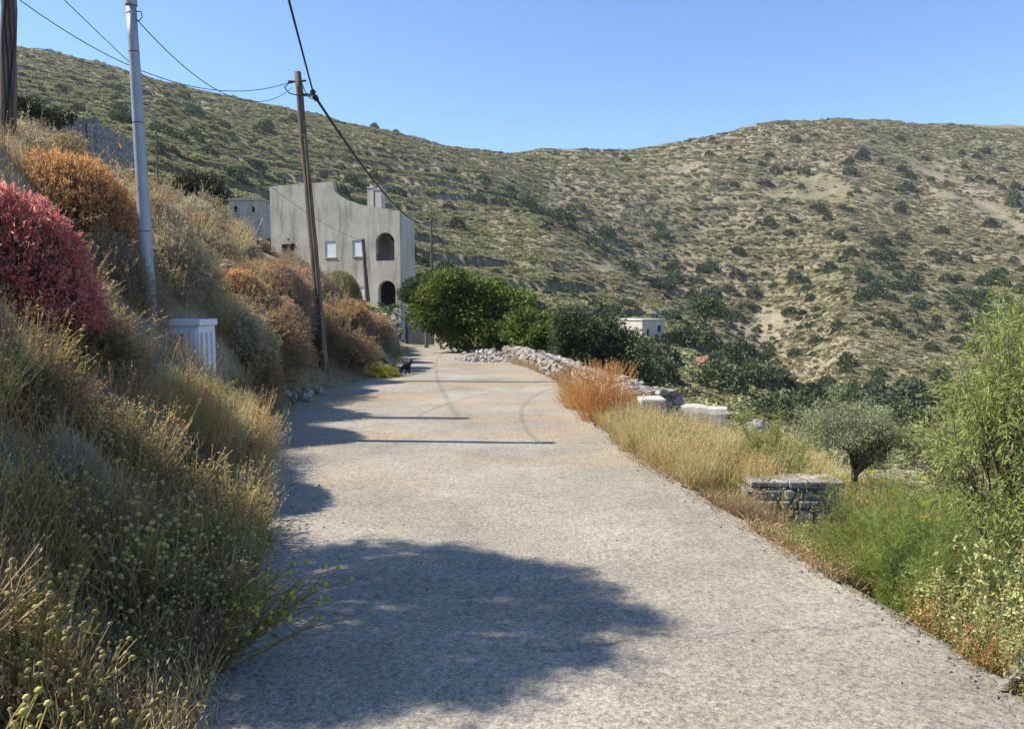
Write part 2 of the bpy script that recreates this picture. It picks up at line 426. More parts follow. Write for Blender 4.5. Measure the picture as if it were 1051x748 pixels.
# ground
def ground_mat():
    m, nt, b, o = newmat('dry_hill_earth'); co = coords(nt, 'World')
    big = noise_n(nt, co, .012, 4); mid = noise_n(nt, co, .12, 6, .65); fine = noise_n(nt, co, 3.0, 8, .7)
    c1 = ramp(nt, mid, [(.15, .135, .08), (.22, .19, .125), (.29, .245, .17), (.37, .32, .24)], [.3, .45, .58, .75])
    c2 = ramp(nt, mid, [(.11, .11, .06), (.17, .16, .09), (.24, .21, .13), (.34, .30, .21)], [.3, .45, .6, .75])
    c = mixc(nt, ramp(nt, big, [0, 1], [.42, .58]), c1, c2)
    rk = ramp(nt, noise_n(nt, co, .35, 7, .75), [0, 1], [.62, .68])
    c = mixc(nt, rk, c, ramp(nt, fine, [(.2, .18, .15), (.42, .39, .34)], [.3, .7]))
    f = mixc(nt, 1.0, ramp(nt, fine, [.5, 1.35], [.25, .75]), ramp(nt, noise_n(nt, co, .9, 8, .75), [.55, 1.4], [.3, .7]), 'MULTIPLY')
    c = mixc(nt, 1.0, c, f, 'MULTIPLY')
    nt.links.new(c, b.inputs['Base Color']); b.inputs['Roughness'].default_value = 1; b.inputs['Specular IOR Level'].default_value = .05
    bump(nt, b, fine, .6, .05)
    return m
def road_mat():
    m, nt, b, o = newmat('worn_concrete'); co = coords(nt, 'World')
    sp = nt.nodes.new('ShaderNodeSeparateXYZ'); nt.links.new(co, sp.inputs[0]); X, Y = sp.outputs[0], sp.outputs[1]
    big = noise_n(nt, co, .55, 6, .6); mid = noise_n(nt, co, 4, 6, .7); fine = noise_n(nt, co, 110, 3, .8); grit = noise_n(nt, co, 42, 5, .85)
    c = ramp(nt, big, [(.20, .182, .148), (.275, .248, .20), (.335, .302, .245)], [.32, .5, .68])
    tan = ramp(nt, noise_n(nt, co, .8, 5, .65, sc3=(.5, 1.3, 1)), [0, 1], [.47, .6])
    far = ramp(nt, mth(nt, 'DIVIDE', Y, 40), [.12, 1, .8], [.15, .27, 1])
    tm = nt.nodes.new('ShaderNodeMath'); tm.operation = 'MULTIPLY'; nt.links.new(tan, tm.inputs[0]); nt.links.new(far, tm.inputs[1])
    c = mixc(nt, mth(nt, 'MULTIPLY', tm.outputs[0], .9), c, (.31, .235, .135))
    c = mixc(nt, 1.0, c, ramp(nt, mid, [.88, 1.1], [.25, .75]), 'MULTIPLY')
    c = mixc(nt, 1.0, c, ramp(nt, grit, [.38, 1.02, 1.6], [.34, .5, .68]), 'MULTIPLY')
    c = mixc(nt, 1.0, c, ramp(nt, fine, [.6, 1.42], [.3, .7]), 'MULTIPLY')
    # dark grit
    vo = nt.nodes.new('ShaderNodeTexVoronoi'); vo.inputs['Scale'].default_value = 38; nt.links.new(co, vo.inputs['Vector'])
    sel = ramp(nt, vo.outputs['Color'], [0, 1], [.80, .86]); dot = ramp(nt, vo.outputs['Distance'], [1, 0], [.10, .18])
    c = mixc(nt, mth(nt, 'MULTIPLY', mth(nt, 'MULTIPLY', sel, dot), .7), c, (.09, .085, .08))
    vo2 = nt.nodes.new('ShaderNodeTexVoronoi'); vo2.inputs['Scale'].default_value = 34; nt.links.new(co, vo2.inputs['Vector'])
    c = mixc(nt, mth(nt, 'MULTIPLY', mth(nt, 'MULTIPLY', ramp(nt, vo2.outputs['Color'], [0, 1], [.74, .84]), ramp(nt, vo2.outputs['Distance'], [1, 0], [.12, .25])), .6), c, (.44, .42, .38))
    wob = mth(nt, 'MULTIPLY', mth(nt, 'SUBTRACT', noise_n(nt, co, 1.6, 8, .7), .5), .5)
    def line(k, y0, x0, x1, wd, gain, col):
        """a crack near y = y0 + k x"""
        nonlocal c
        d = mth(nt, 'ABSOLUTE', mth(nt, 'SUBTRACT', mth(nt, 'SUBTRACT', Y, mth(nt, 'MULTIPLY', X, k)), mth(nt, 'ADD', wob, y0)))
        a = ramp(nt, mth(nt, 'DIVIDE', d, wd), [1, 0], [.3, 1])
        r = mth(nt, 'MULTIPLY', mth(nt, 'GREATER_THAN', X, x0), mth(nt, 'LESS_THAN', X, x1))
        c = mixc(nt, mth(nt, 'MULTIPLY', mth(nt, 'MULTIPLY', a, r), gain), c, col)
    st = ramp(nt, noise_n(nt, co, .33, 6, .7), [0, 1], [.55, .7]); c = mixc(nt, mth(nt, 'MULTIPLY', st, .35), c, (.13, .115, .10))
    line(.17, 3.30, .1, 2.4, .010, .75, (.10, .09, .08))
    line(.05, 3.36, -1.0, .7, .006, .45, (.12, .11, .10))
    line(-.25, 6.2, -2.5, 2.0, .007, .3, (.13, .12, .11))
    line(.08, 11.9, -4, 2.0, .03, .35, (.15, .13, .10))
    line(.06, 7.9, -3, 2.0, .006, .35, (.13, .12, .11))
    nt.links.new(c, b.inputs['Base Color']); b.inputs['Roughness'].default_value = .88
    bump(nt, b, mixc(nt, .5, grit, fine), .55, .006)
    return m
M_ground = ground_mat(); M_road = road_mat()
M_twig = leafmat('grey_twig', [(.16, .13, .10), (.30, .26, .21), (.42, .38, .32)], 0)
M_btwig = leafmat('brown_twig', [(.11, .08, .06), (.22, .16, .11), (.34, .27, .20)], 0)
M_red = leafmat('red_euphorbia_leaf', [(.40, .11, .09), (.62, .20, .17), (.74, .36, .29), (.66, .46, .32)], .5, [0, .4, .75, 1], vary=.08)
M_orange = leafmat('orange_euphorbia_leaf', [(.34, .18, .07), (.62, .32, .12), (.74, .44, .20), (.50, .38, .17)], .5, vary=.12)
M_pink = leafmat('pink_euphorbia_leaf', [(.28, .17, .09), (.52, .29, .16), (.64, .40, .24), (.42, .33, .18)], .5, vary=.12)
M_ygreen = leafmat('yellow_green_leaf', [(.12, .12, .03), (.26, .25, .06), (.40, .36, .10)], .35)
M_greyg = leafmat('grey_green_leaf', [(.27, .22, .12), (.42, .36, .21), (.54, .47, .30), (.54, .40, .24)], .5)
M_brown = leafmat('brown_leaf', [(.20, .13, .07), (.35, .23, .12), (.48, .32, .16), (.36, .30, .14)], .5)
M_straw = leafmat('dry_straw', [(.40, .30, .14), (.55, .43, .23), (.68, .56, .34), (.42, .39, .17)], .5)
M_ostraw = leafmat('orange_straw', [(.42, .22, .08), (.60, .34, .12), (.70, .46, .20)], .5)
M_rweed = leafmat('rust_weed_leaf', [(.42, .20, .06), (.62, .34, .12), (.70, .46, .22)], .5, vary=.06)
M_weed = leafmat('weed_stem', [(.34, .31, .09), (.50, .43, .15), (.62, .51, .24), (.52, .37, .17)], .5)
M_weedleaf = leafmat('weed_leaf', [(.23, .23, .06), (.36, .33, .10), (.47, .40, .16)], .5)
M_head = leafmat('seed_head', [(.28, .24, .07), (.38, .32, .11), (.42, .35, .14), (.44, .36, .18), (.58, .30, .03)], .1, [0, .35, .7, .96, 1])
M_lhead = leafmat('fresh_seed_head', [(.42, .38, .06), (.56, .50, .09)], .3)
M_dstraw = leafmat('broken_straw', [(.20, .13, .07), (.36, .25, .13), (.50, .37, .21), (.30, .20, .10)], .3)
M_fennel = leafmat('fennel_thread', [(.18, .24, .05), (.27, .34, .08), (.37, .42, .14)], .35)
M_yflower = leafmat('yellow_umbel', [(.45, .42, .05), (.65, .55, .06)], .3)
M_leafy = leafmat('pale_leafy', [(.18, .20, .07), (.30, .31, .11), (.44, .42, .19), (.50, .38, .20)], .35, [0, .45, .85, 1])
M_willow = leafmat('fresh_green_leaf', [(.15, .21, .05), (.25, .31, .09), (.38, .42, .17)], .35, vary=.05)
M_carob = leafmat('carob_leaf', [(.05, .08, .018), (.12, .16, .032), (.25, .30, .08)], .3, vary=.1)
M_olive = leafmat('olive_leaf', [(.055, .075, .035), (.095, .12, .055), (.18, .20, .10)], .22, vary=.1)
M_palm = leafmat('palm_leaf', [(.05, .11, .03), (.10, .18, .05)], .25)
M_scrub = leafmat('hill_scrub', [(.16, .17, .07), (.235, .24, .11), (.32, .31, .155), (.42, .37, .22)], .3, vary=.35)
M_scrub2 = leafmat('hill_scrub_brown', [(.20, .185, .10), (.29, .26, .15), (.38, .335, .21)], .3, vary=.3)
M_lent = leafmat('dark_bush', [(.04, .052, .026), (.07, .088, .042), (.12, .14, .07)], .2, vary=.3)
M_bark = surf('bark', [(.10, .08, .06), (.22, .18, .14)], 6, sc3=(1, 1, .25), bs=.6, bd=.02)
M_pole = surf('weathered_pole_wood', [(.06, .048, .038), (.13, .105, .08), (.22, .18, .14)], 9, sc3=(3, 3, .18), bs=.6, bd=.01)
M_galv = surf('galvanised_steel', [(.27, .30, .33), (.35, .38, .41)], 5, rough=.5, bs=.05, metal=.35, spec=.5)
M_black = surf('black_cable', [(.012, .012, .012), (.03, .03, .03)], 5, rough=.6, bs=0)
M_conc = None
def concrete(name, lo, hi, streak=.5):
    m, nt, b, o = newmat(name); co = coords(nt, 'World')
    n1 = noise_n(nt, co, .7, 6, .65); n2 = noise_n(nt, co, 1.3, 6, .7, sc3=(1.6, 1.6, .22)); n3 = noise_n(nt, co, 18, 5, .7)
    c = ramp(nt, n1, [lo, hi], [.3, .7])
    c = mixc(nt, mth(nt, 'MULTIPLY', ramp(nt, n2, [0, 1], [.48, .7]), streak), c, tuple(q * .55 for q in lo))
    c = mixc(nt, 1.0, c, ramp(nt, n3, [.88, 1.1], [.3, .7]), 'MULTIPLY')
    nt.links.new(c, b.inputs['Base Color']); b.inputs['Roughness'].default_value = .95
    bump(nt, b, n3, .25, .02); return m
M_conc = concrete('grey_render', (.38, .35, .295), (.56, .52, .44), .9)
M_conc2 = concrete('pale_render', (.40, .37, .32), (.56, .53, .47), .5)
M_white = concrete('whitewash', (.46, .45, .42), (.66, .65, .61), .5)
def stone(name, lo, hi, mortar, scale=3.0, bs=.8):
    m, nt, b, o = newmat(name); co = coords(nt, 'World')
    v = nt.nodes.new('ShaderNodeTexVoronoi'); v.feature = 'DISTANCE_TO_EDGE'; v.inputs['Scale'].default_value = scale; nt.links.new(co, v.inputs['Vector'])
    v2 = nt.nodes.new('ShaderNodeTexVoronoi'); v2.inputs['Scale'].default_value = scale; nt.links.new(co, v2.inputs['Vector'])
    n = noise_n(nt, co, scale * 5, 6, .7)
    hs = nt.nodes.new('ShaderNodeRGBToBW'); nt.links.new(v2.outputs['Color'], hs.inputs[0])
    c = ramp(nt, hs.outputs[0], [lo, hi], [.2, .8])
    c = mixc(nt, 1.0, c, ramp(nt, n, [.6, 1.3], [.3, .7]), 'MULTIPLY')
    e = ramp(nt, v.outputs['Distance'], [1, 0], [.02, .07])
    c = mixc(nt, e, c, mortar)
    nt.links.new(c, b.inputs['Base Color'])
    bump(nt, b, mixc(nt, e, n, 0.0), bs, .04); return m
M_stone = stone('field_stone', (.27, .25, .21), (.50, .46, .38), (.12, .11, .09), 7)
M_rubble = stone('limewashed_rubble', (.30, .27, .23), (.50, .46, .40), (.24, .21, .18), 6)
M_rock = surf('grey_rock', [(.16, .15, .13), (.32, .30, .27), (.44, .42, .38)], 5, bs=.7, bd=.03)
M_cab = surf('cabinet_paint', [(.60, .62, .64), (.70, .72, .74)], 3, rough=.55, bs=.05)
M_ink = surf('black_marker', [(.03, .03, .035), (.05, .05, .06)], 3, bs=0)
M_wood = surf('old_brown_wood', [(.06, .035, .022), (.13, .08, .05)], 6, sc3=(1, 1, .2))
M_gwood = surf('grey_wood', [(.16, .15, .145), (.27, .26, .25)], 5, sc3=(3, 3, .25))
M_pane = surf('white_board', [(.66, .68, .70), (.76, .78, .80)], 2, bs=0)
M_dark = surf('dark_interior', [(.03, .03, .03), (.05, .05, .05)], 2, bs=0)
M_iron = surf('dark_iron', [(.03, .03, .035), (.07, .06, .06)], 9, rough=.6)
M_fur = surf('black_fur', [(.006, .006, .006), (.018, .016, .015)], 30, bs=.4)
M_yel = leafmat('yellow_plastic', [(.85, .68, .03), (.92, .80, .12)], .3, spec=.4, rough=.4)
M_rust = surf('rusty_earth', [(.20, .09, .05), (.33, .17, .10)], 2)

# ------------------------------------------------------------------ terrain
def terrain():
    th = np.concatenate([np.linspace(-180, -50, 40, endpoint=False), np.linspace(-50, -37, 40, endpoint=False), np.linspace(-37, 38, 520, endpoint=False), np.linspace(38, 50, 40, endpoint=False), np.linspace(50, 180, 40, endpoint=False)])
    r = np.concatenate([np.geomspace(.8, 60, 230, endpoint=False), np.geomspace(60, 640, 300, endpoint=False), np.geomspace(640, 1500, 20)])
    T, Rr = np.meshgrid(np.radians(th), r)
    # rings measured by depth in front, by radius elsewhere
    dep = np.where(np.abs(T) < math.radians(50), Rr / np.maximum(np.cos(T), .64), Rr / .6428)
    x = dep * np.sin(T); y = dep * np.cos(T)
    z = H(x, y)
    nr, na = x.shape
    g = G(); v = np.stack([x, y, z], -1).reshape(-1, 3)
    i = np.arange(nr * na).reshape(nr, na); j = np.roll(i, -1, 1)
    f = np.stack([i[:-1], i[1:], j[1:], j[:-1]], -1).reshape(-1, 4)
    f = f[:, ::-1]
    g.add(v, f, 0.5)
    c = g.n; cen = np.array([[0, 0, Hs(0, 0.0)]]); tri = np.stack([i[0], j[0], np.full(na, c)], -1)
    g.v.append(cen); g.r.append(np.array([.5])); g.n += 1; g.f3.append(tri[:, ::-1])
    o = g.obj('ground', M_ground, smooth=True); tag(o, kind='structure'); return o
terrain()
def road():
    ys = np.concatenate([np.linspace(-12, 2, 20), np.geomspace(2.1, 60, 230)])
    k = 40
    L = xl(ys) + .12 * fbm(ys * 2.5, ys * 0, 41) + .05 * fbm(ys * 11, ys * 0, 42)
    R = xr(ys) + .14 * fbm(ys * 2.2, ys * 0 + 5, 43) + .07 * fbm(ys * 9, ys * 0 + 5, 44)
    u = np.linspace(0, 1, k)
    x = L[:, None] * (1 - u) + R[:, None] * u; y = np.broadcast_to(ys[:, None], x.shape)
    z = zr(y) + .012 + .03 * fbm(x * .6, y * .6, 45) * np.minimum(1, 4 * np.minimum(u, 1 - u))
    nr, nc = x.shape
    top = np.stack([x, y, z], -1).reshape(-1, 3); i = np.arange(nr * nc).reshape(nr, nc)
    f = np.stack([i[:-1, :-1], i[:-1, 1:], i[1:, 1:], i[1:, :-1]], -1).reshape(-1, 4)
    g = G(); g.add(top, f, .5)
    for e in (0, nc - 1):
        a = np.stack([x[:, e], y[:, e], z[:, e]], -1); b = a - np.array([0, 0, .14])
        vv = np.concatenate([a, b]); n = nr; q = np.arange(n - 1)
        ff = np.stack([q, q + 1, q + 1 + n, q + n], -1)
        if e == 0: ff = ff[:, ::-1]
        g.add(vv, ff[:, ::-1], .5)
    o = g.obj('road', M_road, smooth=False); tag(o, kind='structure')
road()

# ------------------------------------------------------------------ stuff: scatter through geometry nodes
def scatter(name, pts, scl, rot, sources, label=None, cat=None):
    me = bpy.data.meshes.new(name); me.vertices.add(len(pts)); me.vertices.foreach_set('co', np.asarray(pts, np.float32).ravel())
    for nm, ar, tp in (('scl', scl, 'FLOAT_VECTOR'), ('rot', rot, 'FLOAT_VECTOR')):
        a = me.attributes.new(nm, tp, 'POINT'); a.data.foreach_set('vector', np.asarray(ar, np.float32).ravel())
    me.update()
    o = bpy.data.objects.new(name, me); COL.objects.link(o); tag(o, label, cat, kind='stuff')
    c = bpy.data.collections.new(name + '_sources')
    for s in sources: c.objects.link(s)
    ng = bpy.data.node_groups.new(name + '_nodes', 'GeometryNodeTree')
    ng.interface.new_socket('Geometry', in_out='INPUT', socket_type='NodeSocketGeometry'); ng.interface.new_socket('Geometry', in_out='OUTPUT', socket_type='NodeSocketGeometry')
    N = ng.nodes; i = N.new('NodeGroupInput'); q = N.new('NodeGroupOutput'); ip = N.new('GeometryNodeInstanceOnPoints'); ci = N.new('GeometryNodeCollectionInfo')
    ci.inputs['Collection'].default_value = c; ci.inputs['Separate Children'].default_value = True; ci.inputs['Reset Children'].default_value = True
    ip.inputs['Pick Instance'].default_value = True
    m2p = N.new('GeometryNodeMeshToPoints')
    ng.links.new(i.outputs[0], m2p.inputs['Mesh']); ng.links.new(m2p.outputs[0], ip.inputs['Points']); ng.links.new(ci.outputs[0], ip.inputs['Instance'])
    for nm, sk in (('scl', 'Scale'), ('rot', 'Rotation')):
        a = N.new('GeometryNodeInputNamedAttribute'); a.data_type = 'FLOAT_VECTOR'; a.inputs['Name'].default_value = nm; ng.links.new(a.outputs['Attribute'], ip.inputs[sk])
    ri = N.new('FunctionNodeRandomValue'); ri.data_type = 'INT'; ri.inputs[4].default_value = 0; ri.inputs[5].default_value = len(sources) - 1
    ng.links.new(ri.outputs[2], ip.inputs['Instance Index'])
    ng.links.new(ip.outputs[0], q.inputs[0])
    md = o.modifiers.new('scatter', 'NODES'); md.node_group = ng
    return o
def src(g, name, mat):
    return bpy.data.objects.new(name, g.mesh(name, mat))
def dome_dirs(n, zmin=-.05):
    d = RS.normal(size=(n * 3, 3)); d /= np.linalg.norm(d, axis=1, keepdims=True); d = d[d[:, 2] > zmin][:n]
    while len(d) < n: d = np.concatenate([d, d])[:n]
    return d
def lump(d, seed, amp=.25, fr=2.2):
    return 1 + amp * 2 * (fbm(d[:, 0] * fr + 9, d[:, 1] * fr + d[:, 2] * 1.7 + 4, seed, 3))
def tuft(n=150, size=.22, flat=.75, seed=0, amp=.3):
    g = G(); d = dome_dirs(n, 0); r = lump(d, seed, amp) * (1 - .35 * RS.rand(n) ** 2)
    c = d * r[:, None] * np.array([.5, .5, .5 * flat * 1.3])
    g.leaves(c, d + RS.normal(size=(n, 3)) * .8, size * RS.uniform(.6, 1.3, n), size * .7, fold=.1)
    return g
def in_view(n, dmin, dmax, p, pmin=-60, pmax=1120):
    """random points on the ground, thinned with depth"""
    u = RS.rand(n); q = 1 - p
    d = (dmin ** q + u * (dmax ** q - dmin ** q)) ** (1 / q)
    t = (RS.uniform(pmin, pmax, n) - CX) / F
    return t * d, d
def clear_of_things(x, y):
    k = (x > xl(y) - 1.0) & (x < xr(y) + 1.2) & (y < 62)
    k |= (x > -17.5) & (x < -5.5) & (y > 42) & (y < 60)
    k |= (np.abs(x - 19.5) < 5.5) & (np.abs(y - 101) < 6)
    k |= (x > xr(y)) & (x < 6) & (y < 34)
    return ~k
def hills():
    srcs = [src(tuft(130, .26, .7, s), 'scrub_tuft', M_scrub) for s in range(4)] + [src(tuft(120, .24, .6, 9), 'scrub_tuft', M_scrub2)]
    x, y = in_view(135000, 26, 460, .0)
    k = clear_of_things(x, y)
    den = fbm(x * .03, y * .03, 51) + .5 * fbm(x * .15, y * .15, 52) + .35 * fbm(x * .5, y * .5, 53)
    left = (x / y < (560 - CX) / F) | (y < 150)
    right_bare = .10 * fbm(x * .01, y * .01, 60)
    k &= (den > np.where(left, -.30, right_bare - .17))
    x, y = x[k], y[k]; n = len(x)
    s = np.clip(RS.lognormal(-.35, .4, n), .3, 2.0) * np.interp(y, [30, 100, 300, 460], [.85, 1.05, 1.5, 1.8])
    z = H(x, y) - .06 * s
    s2 = [src(tuft(120, .24, .6, 9 + q_), 'scrub_tuft', M_scrub2) for q_ in range(3)] + [src(tuft(130, .26, .6, 5), 'scrub_tuft', M_scrub)]
    for sel, so, lb in ((left, srcs, 'low grey green scrub covering the left hill and the spur'), (~left, s2, 'low grey brown scrub covering the right hill')):
        sel = sel[k] if len(sel) != n else sel; m = int(sel.sum())
        scatter('hill_scrub', np.stack([x, y, z], -1)[sel], np.stack([s, s, s * RS.uniform(.4, .75, n)], -1)[sel], np.stack([0 * s, 0 * s, RS.uniform(0, 6.28, n)], -1)[sel], so, lb, 'scrub')
    # darker, rounder shrubs too many to name
    srcs = [src(tuft(240, .19, .9, s, .25), 'bush_tuft', M_lent) for s in range(3)]
    x, y = in_view(15000, 60, 440, .0); k = clear_of_things(x, y); k &= (fbm(x * .02, y * .02, 71) + .35 * fbm(x * .12, y * .12, 72)) > np.where(x / y < .04, .03, -.13) ; k &= (y < 330) | (RS.rand(len(x)) < .25); k &= (x / y > .0) | (RS.rand(len(x)) < .5); k &= RS.rand(len(x)) < np.where(y < 115, .14, .42)
    x, y = x[k], y[k]; n = len(x); s = np.clip(RS.lognormal(.35, .35, n), .7, 3.0)
    scatter('dark_scrub', np.stack([x, y, H(x, y) - .1], -1), np.stack([s, s, s * RS.uniform(.7, 1, n)], -1), np.stack([0 * s, 0 * s, RS.uniform(0, 6.28, n)], -1), srcs,
            'small dark evergreen scrub between the larger hillside bushes', 'scrub')
    # stones
    rk = []
    for s in range(3):
        bm = bmesh.new(); bmesh.ops.create_icosphere(bm, subdivisions=2, radius=.5)
        for v in bm.verts: v.co *= 1 + .5 * (float(fbm(np.array([v.co.x * 3 + s]), np.array([v.co.y * 3 + v.co.z * 5]), s)[0])); v.co.z *= .6
        me = bpy.data.meshes.new('stone'); bm.to_mesh(me); bm.free(); me.materials.append(M_rock); rk.append(bpy.data.objects.new('stone', me))
    x, y = in_view(5000, 12, 430, .3); k = clear_of_things(x, y); k &= (fbm(x * .05, y * .05, 81) > .05) | (RS.rand(len(x)) < .1); x, y = x[k], y[k]; n = len(x)
    s = RS.uniform(.15, .5, n) * np.interp(y, [12, 100, 400], [.6, 1.5, 4.0])
    scatter('hill_stones', np.stack([x, y, H(x, y)], -1), np.stack([s * 1.5, s, s * .6], -1), np.stack([0 * s, 0 * s, RS.uniform(0, 6.28, n)], -1), rk, 'pale stones lying across the hillsides', 'stones')
    # gravel along the road edges
    n = 5200; y = np.exp(RS.uniform(math.log(2.3), math.log(34), n)); sd_ = RS.rand(n) < .6
    x = np.where(sd_, xl(y) + np.abs(RS.normal(0, .22, n)) - .15, xr(y) - np.abs(RS.normal(0, .13, n)) + .08)
    far = RS.rand(n) < .16; x = np.where(far, xl(y) + RS.rand(n) * (xr(y) - xl(y)), x)
    s = np.clip(RS.lognormal(-4.7, .5, n), .004, .035) * np.where(far, .45, 1)
    scatter('road_gravel', np.stack([x, y, np.where((x > xl(y)) & (x < xr(y)), zr(y) + .014, H(x, y))], -1), np.stack([s * 1.3, s, s * .9], -1), RS.uniform(0, 6.28, (n, 3)), rk, 'loose gravel along the edges of the concrete road', 'gravel')
hills()

# ------------------------------------------------------------------ plant builders (each returns parts)
def arc_paths(base, tip, m=5, sag=.12, wob=.03):
    n = len(base); u = np.linspace(0, 1, m)[None, :, None]
    p = base[:, None] * (1 - u) + tip[:, None] * u
    L = np.linalg.norm(tip - base, axis=1)[:, None]
    p[:, :, 2] += sag * L * 4 * (u[:, :, 0] * (1 - u[:, :, 0]))
    p[:, 1:-1] += RS.normal(size=(n, m - 2, 3)) * wob * L[:, :, None]
    return p
def dome_shrub(name, rx, ry, h, tips, lmat, tmat, leaf=.05, lw=.35, per=7, seed=1, spread=.6, twig=.35, inner=.25, amp=.18, tw=.006, zmin=-.25, lean=0, top=1.0, sprigs=0):
    """a rounded shrub: rosettes on the surface, twigs inside"""
    root = empty(name)
    d = dome_dirs(tips, zmin); R = lump(d, seed, amp) * RS.uniform(.9, 1.03, tips)
    dim = np.array([rx, ry, h]); tp = d * R[:, None] * dim; pass
    tp[:, 0] += lean * tp[:, 2]
    nt_ = int(tips * twig); b = RS.normal(size=(nt_, 3)) * np.array([rx, ry, 0]) * .12
    g = G(); g.tubes(arc_paths(b, tp[:nt_] * .98, 5, .08, .04), np.array([2.2, 1.6, 1.1, .8, .5]) * tw)
    # side twigs near the surface
    m = nt_ * 2; i = RS.randint(0, tips, m); a = tp[i] * RS.uniform(.6, .85, (m, 1)); e = tp[RS.randint(0, tips, m)] * .0 + tp[i] + RS.normal(size=(m, 3)) * .07 * dim
    g.tubes(arc_paths(a, e, 3, .02, .03), np.array([.8, .6, .35]) * tw)
    if sprigs:
        i = RS.randint(0, tips, sprigs); a = tp[i] * .8; e = a + (d[i] * .5 + RS.normal(size=(sprigs, 3)) * .35 + np.array([0, 0, .35])) * np.array([rx, ry, h]) * RS.uniform(.25, .75, (sprigs, 1))
        p_ = arc_paths(a, e, 4, .03, .05); g.tubes(p_, np.array([.9, .7, .5, .3]) * tw)
    g.obj('stems', tmat, root)
    g = G()
    if sprigs:
        j = RS.randint(0, sprigs, sprigs * 12); u_ = RS.rand(len(j), 1); cc = p_[j, 2] * (1 - u_) + p_[j, 3] * u_; g.leaves(cc, RS.normal(size=cc.shape) + np.array([0, 0, .5]), leaf * RS.uniform(.4, 1, len(j)), leaf * lw)
    c = np.repeat(tp, per, 0); dd = np.repeat(d, per, 0) + RS.normal(size=(tips * per, 3)) * spread
    c = c + RS.normal(size=c.shape) * leaf * .35
    keep = RS.rand(len(c)) < np.clip(top + (1 - top) * (np.repeat(d[:, 2], per) * 1.9), .12, 1); c = c[keep]; dd = dd[keep]
    rr = np.clip(np.repeat(RS.rand(tips), per) * .6 + RS.rand(tips * per) * .4, 0, 1)[keep]
    g.leaves(c, dd, leaf * RS.uniform(.6, 1.3, len(c)), leaf * lw, rr)
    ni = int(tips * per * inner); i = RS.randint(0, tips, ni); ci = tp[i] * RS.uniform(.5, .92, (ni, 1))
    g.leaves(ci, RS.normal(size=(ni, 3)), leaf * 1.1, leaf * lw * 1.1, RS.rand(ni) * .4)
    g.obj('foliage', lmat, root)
    return root
def seed_weed(name, h, rad, stems, seed=1, mats=None, heads=True, headr=.009, leafn=14, side=(0, 0)):
    """wiry weed whose branching stems end in round seed heads"""
    root = empty(name)
    sm, lm, hm = mats or (M_weed, M_weedleaf, M_head)
    n = stems; ang = RS.uniform(0, 6.28, n); q = RS.rand(n) ** .6
    tip = np.stack([np.cos(ang) * q * rad + side[0], np.sin(ang) * q * rad + side[1], h * RS.uniform(.6, 1.05, n) * (1 - .3 * q)], -1)
    b = np.stack([np.cos(ang), np.sin(ang), 0 * ang], -1) * .08 * rad
    p = arc_paths(b, tip, 6, .06, .025); g = G(); g.tubes(p, np.array([2.0, 1.8, 1.5, 1.3, 1.1, .9]) * .0023)
    ends = [tip]
    for lev in (2, 3, 3, 4, 4):
        s = p[:, lev - 1]; k = RS.rand(n) < .8; s = s[k]
        L = h * RS.uniform(.16, .36, len(s)); dv = (tip[k] - s); dv /= np.linalg.norm(dv, axis=1, keepdims=True) + 1e-6
        dv = dv + RS.normal(size=dv.shape) * .45; dv[:, 2] += .25; dv /= np.linalg.norm(dv, axis=1, keepdims=True)
        e = s + dv * L[:, None]; g.tubes(arc_paths(s, e, 4, -.04, .03), np.array([1.4, 1.2, 1.0, .8]) * .002); ends.append(e)
    g.obj('stems', sm, root)
    E = np.concatenate(ends)
    if heads:
        k = (RS.rand(len(E)) < .8) & (E[:, 2] > .5 * h * RS.uniform(.6, 1.1, len(E))); g = G(); g.balls(E[k], headr * RS.uniform(.65, 1.25, k.sum())); g.obj('seed_heads', hm, root, smooth=True)
    g = G(); i = RS.randint(0, n, n * leafn); u = RS.rand(n * leafn); j = np.clip((u * 4.2).astype(int), 0, 4); fr = (u * 4.2 - j)[:, None]
    c = p[i, j] * (1 - fr) + p[i, j + 1] * fr; dd = RS.normal(size=c.shape); dd[:, 2] = np.abs(dd[:, 2]) * .7
    L = .035 * RS.uniform(.5, 1.5, len(c)); g.leaves(c, dd, L, .006, fold=.2); g.obj('foliage', lm, root)
    return root
def dry_tuft(name, h, rad, n, mat, seedmat=None, wid=.0035, lean=.35, sl=5):
    root = empty(name); ang = RS.uniform(0, 6.28, n); q = RS.rand(n) ** .7
    b = np.stack([np.cos(ang) * q * rad * .35, np.sin(ang) * q * rad * .35, 0 * ang], -1)
    a2 = ang + RS.normal(0, .5, n); H_ = h * RS.uniform(.45, 1.05, n)
    tip = b + np.stack([np.cos(a2) * q * rad * .8, np.sin(a2) * q * rad * .8, H_], -1)
    p = arc_paths(b, tip, 5, .05, .03); g = G(); g.ribbons(p, np.array([1, 1, .9, .7, .3]) * wid); g.obj('blades', mat, root)
    g = G(); m = n * sl; i = RS.randint(0, n, m); u = RS.uniform(.6, 1, m)[:, None]; c = p[i, 3] * (1 - (u - .6) / .4) + p[i, 4] * (u - .6) / .4
    dd = (p[i, 4] - p[i, 2]); dd /= np.linalg.norm(dd, axis=1, keepdims=True) + 1e-6; dd = dd + RS.normal(size=dd.shape) * .8
    g.leaves(c, dd, .022 * RS.uniform(.5, 1.4, m), .006, fold=.3); g.obj('seed_heads', seedmat or mat, root)
    return root
